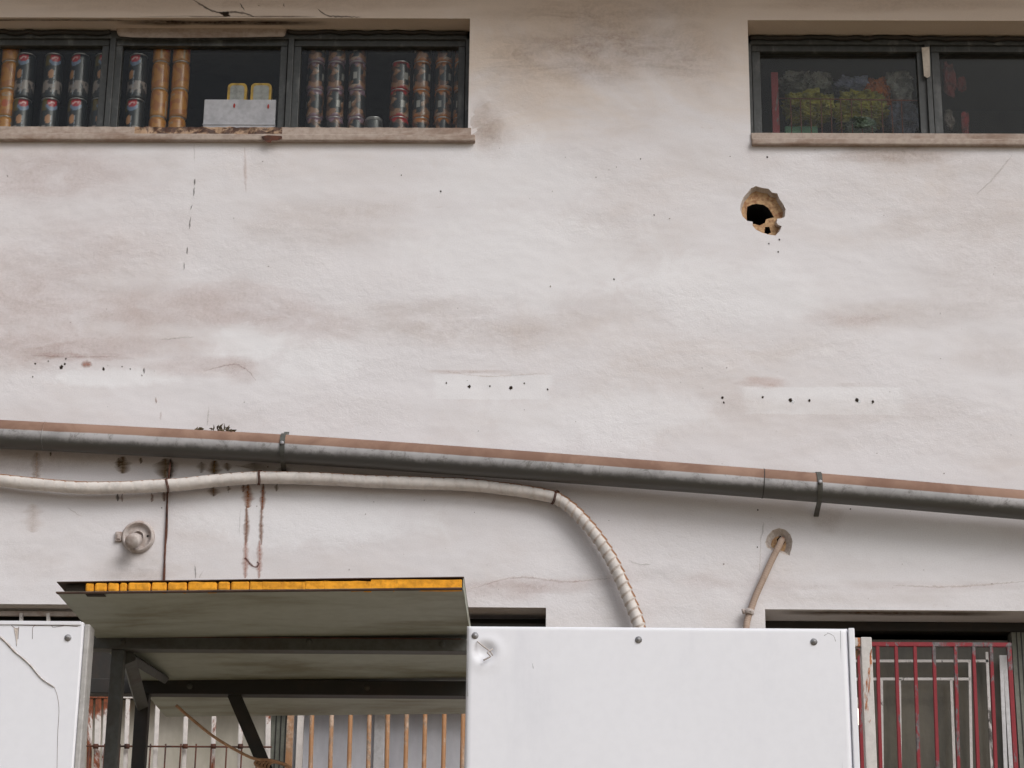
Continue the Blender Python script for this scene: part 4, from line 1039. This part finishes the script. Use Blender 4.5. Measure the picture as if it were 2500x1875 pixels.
# ------------------------------------------------------------------ bags and rack behind the upper right window
zS2 = zUrb; yG = dR+.10
def bag(name, label, px, py, rx, ry, col, cat='bag', y=yG+.10, gl=.35, rough=26):
    y = y-.06; c = P(px, py, y); dp = min(.07, (P(px+rx, py, y)-c).length); m_ = worn(name+'_film', col, tuple(x*.3 for x in col), gl, scale=26, amt=(.42, .62), bump=1.0, bscale=55)
    bm = B(); bmesh.ops.create_icosphere(bm, subdivisions=5, radius=1)
    sx = (P(px+rx, py, y)-c).length; sz = abs(P(px, py-ry, y).z-c.z); sd_ = random.uniform(0, 50)
    for v in bm.verts:
        d = v.co.copy(); k = .92+.34*mnoise.noise(d*1.9+Vector((sd_, 0, 0)))+.30*abs(mnoise.noise(d*4.5+Vector((0, sd_, 0))))+.12*mnoise.noise(d*11+Vector((sd_, 0, 0)))
        sq = Vector([math.copysign(abs(q)**.75, q) for q in d])
        v.co = Vector((sq.x*sx*k, sq.y*dp*k, sq.z*sz*k))+c
    for f in bm.faces: f.smooth = False
    return tag(obj(name, bm, m_), label, cat)
bag('plastic_bag', 'yellow green bag at the left end of the rack', 1972, 268, 56, 34, srgb(160, 152, 50))
bag('plastic_bag', 'larger yellow green bag in the middle of the rack', 2098, 272, 62, 36, srgb(164, 156, 54))
bag('plastic_bag', 'orange bag on top of the rack', 2140, 232, 32, 34, srgb(214, 116, 40), y=yG+.14)
bag('plastic_bag', 'lilac blue bag left of the orange bag', 2080, 216, 42, 20, srgb(168, 174, 212), y=yG+.16)
bag('plastic_bag', 'crumpled clear grey bag at the left above the rack', 1945, 200, 40, 22, srgb(206, 206, 210), y=yG+.17)
bag('plastic_bag', 'crumpled silvery bag between the left clear bag and the lilac bag', 2002, 204, 32, 22, srgb(206, 206, 210), y=yG+.17)
bag('plastic_bag', 'tall silver blue bag at the right end of the rack', 2192, 212, 32, 34, srgb(206, 206, 210), y=yG+.15)
bag('plastic_bag', 'blue grey bag low at the right end of the rack', 2205, 290, 32, 36, srgb(126, 130, 156))
bag('plastic_bag', 'small clear green bag at the bottom of the window', 2102, 312, 36, 16, srgb(120, 140, 122), y=yG+.03)
bm = B(); a, b = P(1917, 322, yG+.02), P(1996, 308, yG+.02); box(bm, (a.x, yG+.02, zS2), (b.x, yG+.09, P(1950, 308, yG+.02).z), bev=.002)
tag(obj('green_tray', bm, worn('green_plastic', srgb(76, 128, 96), None, .5)), 'flat green tray at the left foot of the right window', 'tray')
yK = dR+.038
g = thing('wire_rack', 'red wire rack with an upright post behind the right window', 'rack', (P(1890, 320, yG).x, yG, zS2))
bm = B(); a, b = P(1883, 200, yK), P(1900, 200, yK); box(bm, (a.x, yK, zS2-.005), (b.x, yK+.012, P(1890, 176, yK).z), bev=.001); obj('upright', bm, M['redbar'], g)
dr = worn('red_wire', srgb(120, 56, 36), None, .6)
bm = B(); tube(bm, [P(1900, 240, yK), P(2262, 246, yK)], .0022, 8)
objs('rail', bm, dr, g)
for i in range(12):
    bm = B(); q = P(1930+i*24+ (i//3)*2, 242, yK); tube(bm, [q, Vector((q.x, q.y, zS2-.0))], .0016, 6); obj('rod', bm, dr, g)
for px, py, rx, ry, c_, lab in ((2318, 195, 13, 38, srgb(120, 34, 34), 'dark red packet hanging at the left of the far right pane'), (2348, 205, 10, 16, srgb(110, 30, 30), 'small red packet beside the hanging dark red packet'), (2356, 300, 9, 26, srgb(150, 26, 34), 'bright red packet low in the far right pane'), (2316, 292, 12, 22, srgb(96, 84, 80), 'grey packet low in the far right pane')):
    bag('packet', lab, px, py, rx, ry, c_, 'packet', y=yG+.02)
